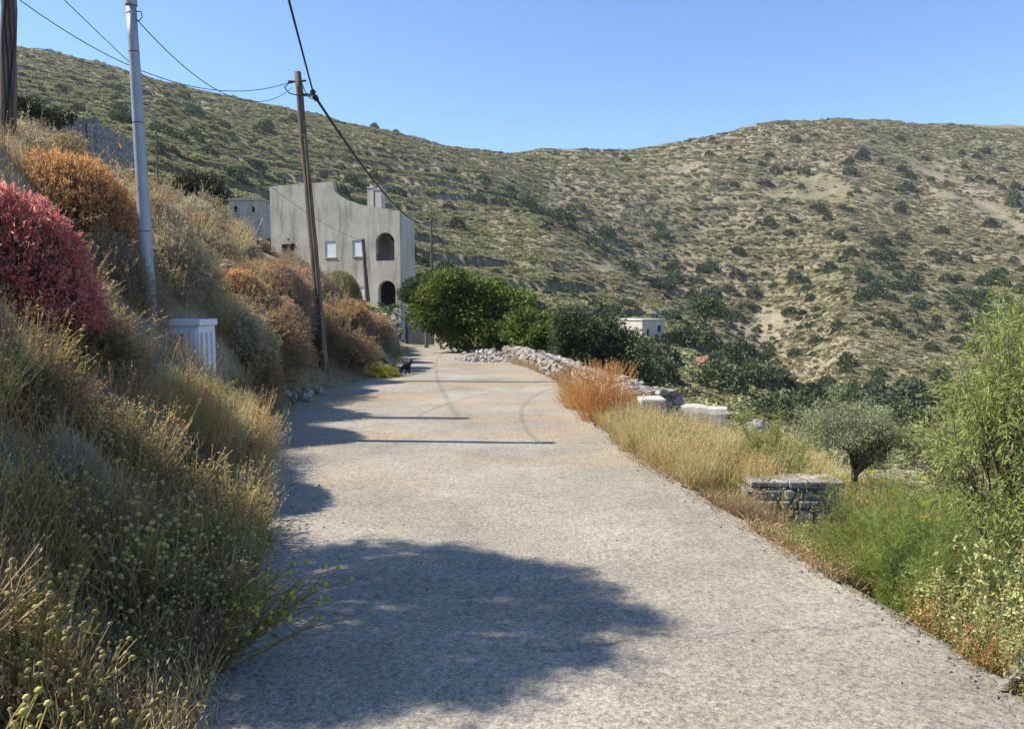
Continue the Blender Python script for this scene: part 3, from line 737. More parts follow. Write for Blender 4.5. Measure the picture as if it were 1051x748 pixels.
def tree(name, loc, parts, leaf, lw, nleaf, lmat, tmat=None, trunk_h=1.0, trunk_r=.12, clumps=60, cr=.28, seed=0, limbs=9, droop=0, zmin=-.4, amp=.25, solid=.6, lean=(0, 0), per=1):
    """parts: list of ellipsoids (cx,cy,cz,rx,ry,rz) local"""
    root = empty(name, loc)
    vol = np.array([p[3] * p[4] * p[5] for p in parts]) ** (2 / 3); vol = vol / vol.sum()
    C = []
    for p, w_ in zip(parts, vol):
        m = max(4, int(round(clumps * w_))); d = RS.normal(size=(m * 3, 3)); d /= np.linalg.norm(d, axis=1, keepdims=True); d = d[d[:, 2] > zmin][:m]
        r = lump(d, seed, amp) * np.where(RS.rand(len(d)) < solid, RS.uniform(.78, 1.0, len(d)), RS.uniform(.35, .8, len(d)))
        C.append(np.array(p[:3]) + d * r[:, None] * np.array(p[3:]))
    C = np.concatenate(C); sc = cr * RS.uniform(.65, 1.35, len(C))
    i = RS.randint(0, len(C), nleaf); d = RS.normal(size=(nleaf, 3)); d /= np.linalg.norm(d, axis=1, keepdims=True)
    rr = RS.rand(nleaf) ** .45; c = C[i] + d * (sc[i] * rr)[:, None] * np.array([1, 1, .8])
    out = c - np.array([p[:3] for p in parts])[0]; out /= np.linalg.norm(out, axis=1, keepdims=True) + 1e-6
    dd = d * .5 + out * .4 + RS.normal(size=c.shape) * .5; dd[:, 2] -= droop
    cv = np.repeat(RS.rand(len(C)), 1)[i]
    g = G(); g.leaves(c, dd, leaf * RS.uniform(.6, 1.3, nleaf), leaf * lw, np.clip(cv * .5 + RS.rand(nleaf) * .5, 0, 1), fold=.15)
    g.obj('crown', lmat, root)
    bm = bmesh.new(); cen = np.mean(C, 0)
    tb = Vector((0, 0, -.3)); tt = Vector((lean[0], lean[1], trunk_h))
    tube(bm, [tb, tb.lerp(tt, .5) + Vector((.03, .02, 0)), tt], [trunk_r * 1.3, trunk_r, trunk_r * .85], 9)
    idx = RS.choice(len(C), min(limbs, len(C)), replace=False)
    for k in idx:
        e = Vector(C[k]); s0 = tb.lerp(tt, random.uniform(.75, 1)); mid = s0.lerp(e, .5) + Vector((random.uniform(-.1, .1), random.uniform(-.1, .1), random.uniform(.0, .2)))
        tube(bm, [s0, mid, e], [trunk_r * .55, trunk_r * .33, trunk_r * .1], 6)
    bmobj('trunk', bm, tmat or M_bark, root, smooth=True)
    g = G(); a = C[RS.randint(0, len(C), len(C) * 2)]; q = np.array(tt)[None] * .35 + a * .65
    k = RS.randint(0, len(a), len(a)); g.tubes(arc_paths(q, a + RS.normal(size=a.shape) * cr * .6, 4, .02, .04), np.array([.2, .14, .08, .04]) * trunk_r)
    g.obj('branches', tmat or M_bark, root)
    return root
def put(o, x, y, s=1, rz=None, dz=-.03, z=None):
    o.location = (x, y, (Hs(x, y) if z is None else z) + dz); o.rotation_euler = (0, 0, random.uniform(0, 6.28) if rz is None else rz)
    o.scale = (s, s, s) if not hasattr(s, '__len__') else s
    return o
def place_top(o, h0, r0, px, d, top, half, rz=None, dz=0):
    """scale a shrub whose unit height/radius are h0/r0 so that it reaches photo row `top` at depth d"""
    x = px_x(px, d); g = Hs(x, d); zt = row_z(top, d); h = max(.25, zt - g)
    r = half / F * d
    if h > 1.5 * r: r = .85 * r + .1 * h
    o.location = (x, d, g - .05); o.rotation_euler = (0, 0, random.uniform(0, 6.28) if rz is None else rz)
    o.scale = (r / r0, r / r0, (h + .05) / h0)
    return o

# ------------------------------------------------------------------ left bank: euphorbia domes
R1 = dome_shrub('euphorbia_bush', 1, 1, 1, 3400, M_red, M_twig, leaf=.062, lw=.36, per=7, seed=3, amp=.24, tw=.006, sprigs=0, spread=.8)
place_top(R1, 1, 1, 2, 6.1, 190, 86, rz=.4); tag(R1, 'large crimson red rounded bush on the bank at the left edge', 'bush')
for dims in ((0,),):
    O1 = dome_shrub('euphorbia_bush', 1, 1, 1, 3200, M_orange, M_btwig, leaf=.045, lw=.3, per=7, seed=5, amp=.16, tw=.005, spread=.8, sprigs=60)
place_top(O1, 1, 1, 80, 9.0, 157, 64, rz=1.1); tag(O1, 'dense rust orange dome bush behind the crimson bush', 'bush')
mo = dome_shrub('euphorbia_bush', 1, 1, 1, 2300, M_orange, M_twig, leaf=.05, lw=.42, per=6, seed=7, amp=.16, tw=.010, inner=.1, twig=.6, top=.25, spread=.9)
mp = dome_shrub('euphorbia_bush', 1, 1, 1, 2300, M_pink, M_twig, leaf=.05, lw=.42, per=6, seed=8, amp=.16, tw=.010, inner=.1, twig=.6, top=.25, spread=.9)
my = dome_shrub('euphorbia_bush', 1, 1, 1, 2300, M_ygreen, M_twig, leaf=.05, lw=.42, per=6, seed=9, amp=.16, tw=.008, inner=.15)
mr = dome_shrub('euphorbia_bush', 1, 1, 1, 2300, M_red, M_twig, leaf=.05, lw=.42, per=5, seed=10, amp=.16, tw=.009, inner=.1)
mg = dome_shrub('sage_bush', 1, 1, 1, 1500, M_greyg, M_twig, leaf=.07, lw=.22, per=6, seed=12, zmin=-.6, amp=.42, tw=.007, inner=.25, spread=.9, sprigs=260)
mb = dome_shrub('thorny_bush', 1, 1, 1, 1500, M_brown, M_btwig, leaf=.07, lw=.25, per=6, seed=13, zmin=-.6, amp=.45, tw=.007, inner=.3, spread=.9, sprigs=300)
used = set()
def cp(proto):
    if proto.name not in used: used.add(proto.name); return proto
    return copy_tree(proto)
KINDS_ = dict(mo=mo, mp=mp, my=my, mr=mr, mg=mg, mb=mb)
for pr, px, d, top, hw, lb in mounds:
    o = cp(KINDS_[pr]); place_top(o, 1, 1, px, d, top, hw); tag(o, lb, 'bush', 'rounded spurge bushes on the bank')
for pr, px, d, top, hw, lb in greys:
    o = cp(KINDS_[pr]); place_top(o, 1, 1, px, d, top, hw); tag(o, lb, 'bush', 'dry scrubby bushes on the bank')
# undergrowth filling the bank
for proto, n, lb, gr in ((mb, 70, 'brown dry shrub in the tangle covering the bank', 'brown shrubs in the undergrowth of the bank'), (mg, 36, 'grey green shrub in the tangle covering the bank', 'grey green shrubs in the undergrowth of the bank')):
    for k in range(n):
        d = math.exp(random.uniform(math.log(5.2), math.log(30))); dl = random.uniform(.45, 1.4 + d * .32)
        x = float(xl(d)) - dl
        if (x - CX * 0) / d * F + CX < -90: continue
        if d < 10.2 and d > 7.6 and abs(x + 4.1) < 1.0: continue
        s = random.uniform(.3, .62) * (1 if d < 12 else 1.25)
        if dl < .7: s *= .6
        ppx = x / d * F + CX; zt_ = Hs(x, d) + s
        if 306 < ppx < 350 and d < 16.2: continue
        if HOR - (zt_ - EYE) * F / d < float(np.interp(ppx, [0, 100, 135, 150, 232, 240, 300], [200, 260, 330, 372, 372, 330, 300])) and d < 9.5: continue
        o = cp(proto)
        put(o, x, d, (s, s, s * random.uniform(.6, 1.05)))
        zn = ' beside the near weeds' if d < 7 else (' around the white cabinet' if d < 11 else (' below the orange domes' if d < 18 else ' towards the tall house'))
        tag(o, lb.replace(' in the tangle covering the bank', ' in the bank tangle') + zn, 'bush', gr + zn)
# off-frame bush that throws the large shadow over the near road
T = tree('olive_tree', (-4.85, 3.92, Hs(-4.85, 3.92)), [(0, 0, 2.2, 1.12, 1.1, 1.12)], .05, .35, 52000, M_olive, trunk_h=1.1, trunk_r=.09, clumps=330, cr=.16, amp=.12, seed=2, zmin=-.6, solid=.7)
tag(T, 'small tree on the bank just left of the view shading the road', 'tree')

# golden grass tufts in front of the cabinet and along the right verge
tg = [dry_tuft('grass_tuft', .62, .34, 300, M_ostraw, M_straw), dry_tuft('grass_tuft', .6, .36, 300, M_straw, M_straw)]
tgg = dry_tuft('grass_tuft', .6, .3, 260, M_fennel, M_weedleaf)
spots = [(150, 6.6, 380, 0), (175, 6.9, 374, 0), (196, 6.7, 384, 0), (214, 7.0, 388, 2), (232, 7.2, 394, 1), (250, 7.4, 400, 0), (262, 7.6, 418, 1), (135, 6.4, 385, 1), (165, 6.2, 392, 0), (185, 6.1, 398, 2), (208, 6.3, 405, 0), (226, 6.6, 408, 1), (120, 7.2, 380, 1), (244, 6.8, 428, 0), (60, 7.5, 330, 1), (90, 7.6, 318, 1), (105, 7.0, 330, 0)]
for k, (px, d, top, m) in enumerate(spots):
    o = cp((tg + [tgg])[m]); place_top(o, .62, .36, px, d, top, 26 + 8 * random.random())
    tag(o, ['orange gold dry grass tuft in front of the white cabinet', 'straw coloured grass tuft on the bank near the cabinet', 'green grass tuft among golden grass before the cabinet'][m], 'grass tuft', ['orange gold grass tufts on the bank', 'straw grass tufts on the bank', 'green grass tufts on the bank'][m])

tb = [dry_tuft('grass_tuft', .6, .36, 200, M_brown, M_straw, .004), dry_tuft('grass_tuft', .6, .36, 190, M_straw, M_ostraw, .004)]
for k in range(70):
    d = math.exp(random.uniform(math.log(4.6), math.log(26))); x = float(xl(d)) - random.uniform(.1, 1.0 + .22 * d); s_ = random.uniform(.6, 1.15) * (1 if d < 12 else 1.4)
    if x / d * F + CX < -60: continue
    ppx = x / d * F + CX
    if 308 < ppx < 348 and d < 16.2: continue
    if HOR - (Hs(x, d) + .5 * s_ - EYE) * F / d < float(np.interp(ppx, [0, 100, 135, 150, 232, 240, 300], [200, 260, 330, 366, 366, 330, 290])) and d < 9.5: continue
    o = cp(tb[k % 2]); put(o, x, d, s_); zn = ' near the weeds' if d < 7 else (' around the white cabinet' if d < 11 else (' among the orange domes' if d < 18 else ' high towards the tall house'))
    tag(o, ['brown dry grass tuft on the bank', 'thin straw coloured grass tuft on the bank'][k % 2] + zn, 'grass tuft', ['brown grass tufts on the bank', 'thin straw tufts on the bank'][k % 2] + zn)
# seeding weeds, near left
W = [seed_weed('seeding_weed', .62, .34, 26, k, headr=.0125) for k in range(4)]
Wd = [seed_weed('seeding_weed', .6, .3, 22, k, (M_straw, M_brown, M_head), headr=.011, leafn=8) for k in range(2)]
lean = seed_weed('leaning_weed', .42, .24, 20, 9, (M_weed, M_weedleaf, M_lhead), headr=.011, side=(.40, 0))
put(lean, float(xl(3.1)) - .08, 3.1, (1.15, 1.15, 1.25), rz=.15); tag(lean, 'weed with round yellow green heads leaning out over the road', 'weed')
lean2 = copy_tree(lean); put(lean2, float(xl(3.5)) - .16, 3.55, .8, rz=-.1); tag(lean2, 'smaller weed leaning over the road behind the yellow green headed one', 'weed')
rows_ = []
for k in range(84):
    y = random.uniform(1.75, 5.6); dl = random.uniform(-.02, 1.6) if k % 3 else random.uniform(0, .5)
    x = float(xl(y)) - dl
    if x / y * F + CX < -140: continue
    if y < 2.2 and dl < .15: continue
    rows_.append((x, y, dl))
for k, (x, y, dl) in enumerate(rows_):
    pr = (W + Wd)[k % 6] if k % 4 or k < 6 else Wd[(k // 4) % 2]
    o = cp(pr); s = random.choice((.55, .75, .95, 1.15)) * random.uniform(.9, 1.1) * (.7 if dl < .2 else 1) * (.8 if y < 2.6 else 1)
    put(o, x, y, (s * 1.1, s * 1.1, s * random.uniform(.75, 1.05)))
    zn = ' at the road edge' if dl < .35 else (' just above the road edge' if dl < .9 else ' higher up the near bank')
    zn += ', nearest the camera' if y < 3 else (' beside the large shadow' if y < 4.4 else ', farther back')
    kd = 'dry straw coloured seeding weed' if pr in Wd else 'green stemmed seeding weed'
    tag(o, kd + zn, 'weed', kd + 's' + zn)

def grass_stuff(name, label, pts, h, mat, wid=.004, lean=.35):
    n = len(pts); a = RS.uniform(0, 6.28, n); lo = fbm(pts[:, 0] * 1.3, pts[:, 1] * 1.3, 111); hh = h * RS.uniform(.35, 1.1, n) * (1 + 1.6 * lo)
    tip = pts + np.stack([np.cos(a) * hh * lean * RS.rand(n) * 2, np.sin(a) * hh * lean * RS.rand(n) * 2, hh], -1)
    p = arc_paths(pts, tip, 4, .06, .04); g = G(); r = np.clip(RS.rand(n) * .6 + .2 + 1.1 * fbm(pts[:, 0] * 2, pts[:, 1] * 2, 112), 0, 1)
    g.ribbons(p, np.array([1, .9, .7, .3]) * wid, r)
    m = n; g.leaves(p[:, 3], (p[:, 3] - p[:, 2]) + RS.normal(size=(n, 3)) * .02, .025 * RS.uniform(.5, 1.5, n), .007, r)
    o = g.obj(name, mat); tag(o, label, 'grass', kind='stuff'); return o
def bankpts(n, y0, y1, d0, d1, side, dens=None):
    y = np.exp(RS.uniform(math.log(y0), math.log(y1), n)); d = RS.uniform(d0, d1, n)
    x = xl(y) - d if side == 'L' else xr(y) + d
    if dens is not None: k = dens(x, y); x, y = x[k], y[k]
    return np.stack([x, y, H(x, y)], -1)
grass_stuff('bank_grass', 'thin dry brown grass covering the left bank', bankpts(30000, 1.6, 20, .02, 3.4, 'L'), .26, M_brown)
grass_stuff('bank_straw', 'thin straw coloured grass through the left bank', bankpts(15000, 1.6, 30, .0, 3.6, 'L', lambda x, y: fbm(x * .9, y * .9, 91) > -.02), .30, M_straw)
grass_stuff('verge_fringe', 'short dry grass fringe along the foot of the bank', bankpts(5000, 2, 40, -.06, .3, 'L'), .10, M_straw, .003)

# ------------------------------------------------------------------ right verge
tern = lambda x, y: (fbm(x * .7, y * .7, 95) + .25 * RS.rand(len(x))) > -.08
grass_stuff('field_grass', 'tall pale gold grass on the terrace right of the road', bankpts(17000, 6.4, 10.6, .05, 2.6, 'R', tern), .32, M_straw, .0045)
grass_stuff('field_green', 'green and yellow weeds mixed through the terrace grass', bankpts(17000, 6.4, 10.6, .0, 2.4, 'R', lambda x, y: fbm(x * .9, y * .9, 97) > -.05), .34, M_weed, .0045)
grass_stuff('verge_straw', 'broken dry straw along the right edge of the road', bankpts(7000, 4.2, 9.0, -.08, .42, 'R', lambda x, y: fbm(x * 2.2, y * 2.2, 99) > -.05), .09, M_dstraw, .004, .9)
grass_stuff('far_verge_grass', 'dry tan grass along the foot of the rubble parapet', bankpts(7000, 12, 40, -.08, .38, 'R', lambda x, y: fbm(x, y, 98) > -.1), .22, M_dstraw, .007)
grass_stuff('slope_grass', 'dry grass on the slope falling away right of the road', bankpts(16000, 2.2, 9, .5, 6.5, 'R'), .3, M_straw, .005)
RO = dry_tuft('rust_weed', .8, .55, 650, M_rweed, M_rweed, .004, sl=22)
for ch in RO.children: pass
xx = px_x(613, 10.4); put(RO, xx, 10.2, (1.0, .9, 1.2), z=float(zr(10.4)) - .12); tag(RO, 'tall rust orange dry weed at the right road edge before the parapet block', 'weed')
for px, d, s, lb in ((592, 11.4, .62, 'smaller rust orange weed at the far side of the tall one'), (640, 10.0, .7, 'rust orange weed between the tall one and the white block')):
    o = copy_tree(RO); put(o, px_x(px, d), d, s, z=float(zr(d)) - .08); tag(o, lb, 'weed', 'rust orange weeds at the road edge')
# yellow green weeds of the terrace
VY = [seed_weed('yellow_weed', .55, .3, 26, 20 + k, (M_weed, M_weedleaf, M_yflower), headr=.008, leafn=26) for k in range(2)]
VO = seed_weed('tan_weed', .6, .32, 26, 33, (M_ostraw, M_ostraw, M_straw), headr=.008, leafn=26)
VS = [dry_tuft('grass_tuft', .6, .36, 280, M_straw, M_straw, .004) for k in range(2)]
for k in range(120):
    d = random.uniform(6.5, 9.8); o_r = random.uniform(.05, 2.1) if k % 2 else random.uniform(.02, .8); x = float(xr(d)) + o_r
    if k % 5 < 2: o = cp(VY[k % 2]); lb, gr, ct = 'yellow dotted green weed on the grassy terrace', 'yellow dotted weeds on the terrace', 'weed'
    elif k % 5 == 2: o = cp(VO); lb, gr, ct = 'tan seeding weed on the grassy terrace', 'tan seeding weeds on the terrace', 'weed'
    else: o = cp(VS[k % 2]); lb, gr, ct = 'pale gold grass tuft on the grassy terrace', 'gold grass tufts on the terrace', 'grass tuft'
    s = random.uniform(.6, .95) * (.7 if o_r < .25 else 1); put(o, x, d, s); tag(o, lb, ct, gr)
FT = dry_tuft('grass_tuft', .6, .36, 260, M_dstraw, M_dstraw)
for k in range(14):
    d = random.uniform(4.9, 6.9); x = float(xr(d)) + random.uniform(0, .35); o = cp(FT); s = random.uniform(.25, .5); put(o, x, d, (s * 1.5, s * 1.5, s * .8)); tag(o, 'flattened orange dry grass clump at the broken road edge', 'grass tuft', 'flattened dry grass clumps at the right road edge')

# fennel
def fennel(name, h, rad, stems, threads, umb=True):
    root = empty(name); n = stems; ang = RS.uniform(0, 6.28, n); q = RS.rand(n) ** .6
    tip = np.stack([np.cos(ang) * q * rad, np.sin(ang) * q * rad, h * RS.uniform(.5, 1.0, n)], -1); b = tip * np.array([.15, .15, 0])
    p = arc_paths(b, tip, 6, .02, .02); g = G(); g.tubes(p, np.array([2.4, 2.1, 1.8, 1.5, 1.2, .9]) * .0022, k=4); g.obj('stems', M_fennel, root)
    g = G(); m = threads // 14; i = RS.randint(0, n, m); u = RS.rand(m) ** 1.2 * 4.6; j = np.clip(u.astype(int), 0, 4); fr = (u - j)[:, None]
    c = p[i, j] * (1 - fr) + p[i, j + 1] * fr; dv = RS.normal(size=c.shape); dv[:, 2] = np.abs(dv[:, 2]) * .8; dv /= np.linalg.norm(dv, axis=1, keepdims=True)
    L = RS.uniform(.10, .26, m)[:, None]; e = c + dv * L; g.tubes(arc_paths(c, e, 3, .05, .02), np.array([.9, .7, .4]) * .0016)
    c2 = np.repeat(c, 14, 0); f2 = RS.uniform(.15, 1, (m * 14, 1)); c2 = c2 + np.repeat(dv * L, 14, 0) * f2
    dd = np.repeat(dv, 14, 0) + RS.normal(size=c2.shape) * .7; g.leaves(c2, dd, .055 * RS.uniform(.5, 1.3, len(c2)), .0028, fold=0); g.obj('foliage', M_fennel, root)
    if umb:
        k = RS.rand(n) < .55; t = tip[k]; g = G(); m = len(t) * 26; i = RS.randint(0, len(t), m); o_ = RS.normal(size=(m, 3)) * np.array([.025, .025, .006]); c = t[i] + o_ + np.array([0, 0, .03])
        g.balls(c, .0045); g.obj('flower_umbels', M_yflower, root)
    return root
FN = [fennel('fennel_plant', 1.0, .42, 13, 15000), fennel('fennel_plant', .75, .5, 12, 15000, False)]
fsp = [(905, 4.6, 478, 0, 'tall fennel with yellow umbels in the middle of the right verge'), (868, 5.0, 515, 0, 'fennel with yellow umbels in front of the low stone wall'), (955, 4.4, 470, 0, 'tall fennel standing beside the fresh green tree'),
       (895, 4.35, 530, 1, 'low feathery fennel spilling onto the road edge'), (842, 4.9, 562, 1, 'low feathery fennel at the broken road edge'), (940, 4.1, 520, 1, 'feathery green fennel between the tall fennel and the leafy weeds'), (990, 4.6, 500, 1, 'feathery fennel at the foot of the fresh green tree'),
       (800, 7.1, 420, 1, 'soft green fennel patch in the gold terrace grass')]
for px, d, top, m, lb in fsp:
    o = cp(FN[m]); place_top(o, [1, .75][m], [.42, .5][m], px, d, top, 44 if m == 0 else 52); tag(o, lb, 'fennel', 'fennel on the right verge')
# broad leafy weeds lower right
def leafy(name, h, rad, stems, leaves, mat, leaf=.038):
    root = empty(name); n = stems; ang = RS.uniform(0, 6.28, n); q = RS.rand(n) ** .5
    tip = np.stack([np.cos(ang) * q * rad, np.sin(ang) * q * rad, h * RS.uniform(.45, 1, n)], -1); b = tip * np.array([.3, .3, 0])
    p = arc_paths(b, tip, 6, .05, .05); g = G(); g.tubes(p, np.array([2.2, 2, 1.7, 1.4, 1.1, .8]) * .0022); g.obj('stems', M_weed, root)
    g = G(); i = RS.randint(0, n, leaves); u = RS.uniform(.6, 4.95, leaves); j = np.clip(u.astype(int), 0, 4); fr = (u - j)[:, None]
    c = p[i, j] * (1 - fr) + p[i, j + 1] * fr + RS.normal(size=(leaves, 3)) * .015; dd = RS.normal(size=c.shape); dd[:, 2] *= .5
    g.leaves(c, dd, leaf * RS.uniform(.4, 1.3, leaves), leaf * .6, fold=.2, up=np.array([0, 0, 1.])); g.obj('foliage', mat, root)
    return root
LF = [leafy('leafy_weed', .7, .4, 34, 1500, M_leafy) for k in range(2)]
lsp = [(1020, 3.7, 548, 46, 'tall pale leafy weed at the right edge of the view'), (985, 3.75, 585, 40, 'pale leafy weed beside the right road edge'), (1045, 3.3, 590, 50, 'pale leafy weed at the lower right corner'), (960, 4.0, 590, 34, 'small leafy weed between fennel and road'), (1060, 3.9, 530, 50, 'leafy weed under the fresh green tree at the right edge'),
       (1010, 3.45, 630, 34, 'low leafy weed at the road edge near the dead stump'), (775, 5.9, 540, 22, 'low leafy weed at the near foot of the low stone wall'), (1075, 2.95, 640, 46, 'leafy weed beside the dead stump'), (812, 6.0, 497, 22, 'leafy weed climbing over the left end of the low stone wall'), (838, 5.8, 522, 24, 'leafy weed before the middle of the low stone wall'), (930, 4.25, 585, 26, 'low pale leafy weed at the fennel foot')]
for k, (px, d, top, hw, lb) in enumerate(lsp):
    o = cp(LF[k % 2]); place_top(o, .7, .4, px, d, top, hw); tag(o, lb, 'weed', 'leafy weeds on the right verge')
DB = leafy('dead_weed', .5, .4, 40, 700, M_ostraw, .03)
for k, (px, d, top, hw, lb) in enumerate([(975, 3.7, 630, 40, 'brown withered weed at the road edge under the leafy weeds'), (1030, 3.2, 650, 44, 'brown withered weed beside the dead stump'), (1010, 3.9, 600, 40, 'brown withered weed inside the leafy weeds')]):
    o = cp(DB); place_top(o, .5, .4, px, d, top, hw); tag(o, lb, 'weed', 'withered weeds on the right verge')
# trees right
x0, d0 = px_x(1035, 6.2), 6.2; gz = Hs(x0, d0)
T = tree('acacia_tree', (x0, d0, gz), [(0.05, 0, 1.25, .95, .95, 1.05), (.35, .2, 1.95, .85, .85, .75), (-.05, -.25, .5, .95, .8, .75), (.5, -.5, 1.0, .6, .5, .7), (.9, .2, 1.6, .9, .9, 1.2)], 0.07, .15, 130000, M_willow, trunk_h=.5, trunk_r=.07, clumps=430, cr=.23, seed=4, droop=.35, zmin=-.8, solid=.75)
T.scale = (1.05, 1.05, 1.2); T.location.x += .30; tag(T, 'fresh green narrow leaved tree rising at the right edge', 'tree')
x0, d0 = px_x(872, 7.0), 7.0; gz = row_z(500, d0)
gzz = Hs(x0, d0)
T = tree('olive_tree', (x0 + .10, d0, gzz), [(-.12, 0, row_z(432, d0) - gzz, .40, .42, .27), (-.02, 0, row_z(446, d0) - gzz, .47, .40, .24), (.05, .1, row_z(462, d0) - gzz, .30, .3, .2)], .03, .26, 20000, M_olive, trunk_h=max(.3, row_z(480, d0) - gzz), trunk_r=.035, clumps=90, cr=.12, seed=6, lean=(.0, 0), zmin=-.6)
for ch in T.children:
    if ch.name.startswith('crown'):
        ch.data.materials.clear(); ch.data.materials.append(leafmat('young_olive_leaf', [(.18, .21, .10), (.28, .31, .17), (.40, .42, .26)], .3, vary=.05))
tag(T, 'small round olive tree with slanting trunk beyond the low stone wall', 'tree')
# trees beyond the parapet
def big_tree(px, d, base_row, els, leaf, n, mat, lb, nm='carob_tree', **kw):
    bx = px_x(px, d); gz = min(Hs(bx, d), row_z(base_row, d)) if base_row else Hs(bx, d)
    parts = [((p - px) / F * d, oy, row_z(r, d) - gz, a / F * d, a / F * d * .9, b / F * d) for p, r, a, b, oy in els]
    T = tree(nm, (bx, d, gz), parts, leaf, .5, n, mat, **kw); tag(T, lb, 'tree'); return T
big_tree(478, 30, 360, [(474, 310, 38, 25, 0), (452, 306, 21, 20, -.5), (510, 318, 34, 26, .3), (535, 336, 28, 20, 0), (500, 343, 34, 16, -.6), (455, 330, 22, 18, -.6)], .17, 46000, M_carob, 'large bright green carob tree beyond the end of the road', clumps=120, cr=.58, trunk_h=1.0, trunk_r=.16, seed=5, zmin=-.7, amp=.45)
big_tree(545, 26, 365, [(553, 345, 24, 20, 0), (540, 338, 22, 16, .4)], .14, 16000, M_carob, 'lower green carob tree at the right of the large one', clumps=90, cr=.34, trunk_h=.8, trunk_r=.12, seed=15, zmin=-.7)
big_tree(600, 22, 420, [(595, 345, 30, 28, 0), (625, 352, 30, 26, .3), (640, 378, 28, 26, -.3), (600, 375, 34, 24, .2)], .10, 36000, M_olive, 'dark dense olive tree behind the rubble parapet', 'olive_tree', clumps=190, cr=.32, trunk_h=.8, trunk_r=.14, seed=16, zmin=-.8)
big_tree(660, 27, 420, [(655, 385, 22, 20, 0)], .10, 9000, M_olive, 'small dark olive tree right behind the larger one', 'olive_tree', clumps=60, cr=.28, trunk_h=.6, trunk_r=.1, seed=17, zmin=-.8)
big_tree(437, 37, 352, [(434, 308, 13, 10, 0), (424, 300, 9, 12, -.5)], .13, 9000, M_olive, 'grey leaved tree overhanging the plank gate', 'olive_tree', clumps=70, cr=.32, trunk_h=1.2, trunk_r=.1, seed=18, zmin=-.6)
big_tree(462, 33, 356, [(462, 346, 9, 9, 0)], .10, 3000, M_olive, 'small grey shrub right of the plank gate', 'shrub', clumps=20, cr=.2, trunk_h=.3, trunk_r=.05, seed=19)
big_tree(207, 36, None, [(208, 196, 22, 13, 0), (190, 205, 14, 9, .5)], .16, 9000, M_lent, 'dark spreading tree on the crest left of the grey hut', 'carob_tree', clumps=60, cr=.5, trunk_h=1, trunk_r=.14, seed=23)
big_tree(30, 46, None, [(26, 112, 20, 7, 0), (58, 117, 14, 3, 1)], .2, 8000, M_lent, 'dark wind bent tree on the skyline left of the stone ruin', 'carob_tree', clumps=50, cr=.55, trunk_h=.6, trunk_r=.14, seed=24)
big_tree(728, 104, None, [(727, 318, 18, 9, 0)], .4, 5000, M_olive, 'flat topped tree with a white trunk right of the small far house', 'pine_tree', clumps=50, cr=.9, trunk_h=2.4, trunk_r=.12, seed=25)

# valley bushes in the middle distance
mid = [(672, 60, 395, 24, 'leafy green bush below the white block'), (740, 62, 388, 26, 'round green bush in the gully right of the red rocks'), (712, 90, 345, 24, 'large round light green bush in front of the small far house'), (690, 88, 358, 13, 'light green bush left of the largest one below the far house'),
       (750, 95, 350, 12, 'green bush right of the largest one below the far house'), (775, 80, 372, 22, 'dark green bush on the valley side'), (800, 55, 408, 26, 'grey green bush above the gold terrace grass'), (836, 60, 398, 22, 'bush above the small olive tree'), (905, 75, 405, 22, 'dark bush in the valley right of the olive tree'), (930, 60, 420, 22, 'dark bush next to the fresh green tree'), (640, 55, 388, 16, 'dark bush peeping over the dark olive tree'), (765, 110, 352, 16, 'bush on the rise behind the red rocks')]
B1 = []
for s in range(4):
    g = tuft(1300, .085, 1.0, s + 3, .3); B1.append(g.mesh('evergreen_bush', [M_lent, M_olive, M_olive, M_lent][s]))
for k, (px, d, top, hw, lb) in enumerate(mid):
    o = bpy.data.objects.new('evergreen_bush', B1[k % 4]); COL.objects.link(o); x = px_x(px, d); g = Hs(x, d); r = hw / F * d * 2
    h = max(r * .55, 1.1 * (row_z(top, d) - g)); h = min(h, r * 1.1); o.location = (x, d, g - .1); o.scale = (r, r, h * 1.5); o.rotation_euler = (0, 0, k * 1.3); tag(o, lb, 'bush')
# the 280 dark bushes of the hillsides
cnt = 0; tries = 0; pts_ = []
BF = [tuft(420, .15, 1.0, s + 31, .35).mesh('hillside_bush', M_lent) for s in range(4)]
while cnt < 280 and tries < 9000:
    tries += 1
    px = random.uniform(500, 1060) if random.random() < .86 else random.uniform(120, 500); d = math.exp(random.uniform(math.log(85), math.log(400)))
    x = px_x(px, d)
    a = float(fbm(np.array([x * .022]), np.array([d * .022]), 101, 3)[0])
    if a < (-.10 if d < 300 else -.02) or not clear_of_things(np.array([x]), np.array([d]))[0]: continue
    if 622 < px < 745 and d < 112: continue
    if any((x - q[0]) ** 2 + (d - q[1]) ** 2 < 9 for q in pts_): continue
    pts_.append((x, d)); o = bpy.data.objects.new('hillside_bush', BF[cnt % 4]); COL.objects.link(o)
    s = random.uniform(2.2, 4.6) * (1.3 if d > 200 else 1); o.location = (x, d, Hs(x, d) - .15); o.scale = (s, s * random.uniform(.7, 1.1), s * random.uniform(.75, 1.1)); o.rotation_euler = (0, 0, random.uniform(0, 6))
    pz = o.location.z; prow = HOR - (pz - EYE) * F / d
    if px < 330: zn = 'on the left hill above the stone ruin and hut'
    elif px < 500: zn = 'on the slope behind the tall grey house'
    elif prow < 185: zn = 'near the skyline of the distant right hill'
    elif px < 660: zn = 'on the slope left of the valley above the olive trees'
    elif prow < 260: zn = 'halfway up the distant right hill'
    elif px < 850: zn = 'low in the valley right of the small far house'
    else: zn = 'on the lower right hill above the fresh green tree'
    tag(o, 'dark rounded bush ' + zn, 'bush', 'dark rounded bushes ' + zn); cnt += 1

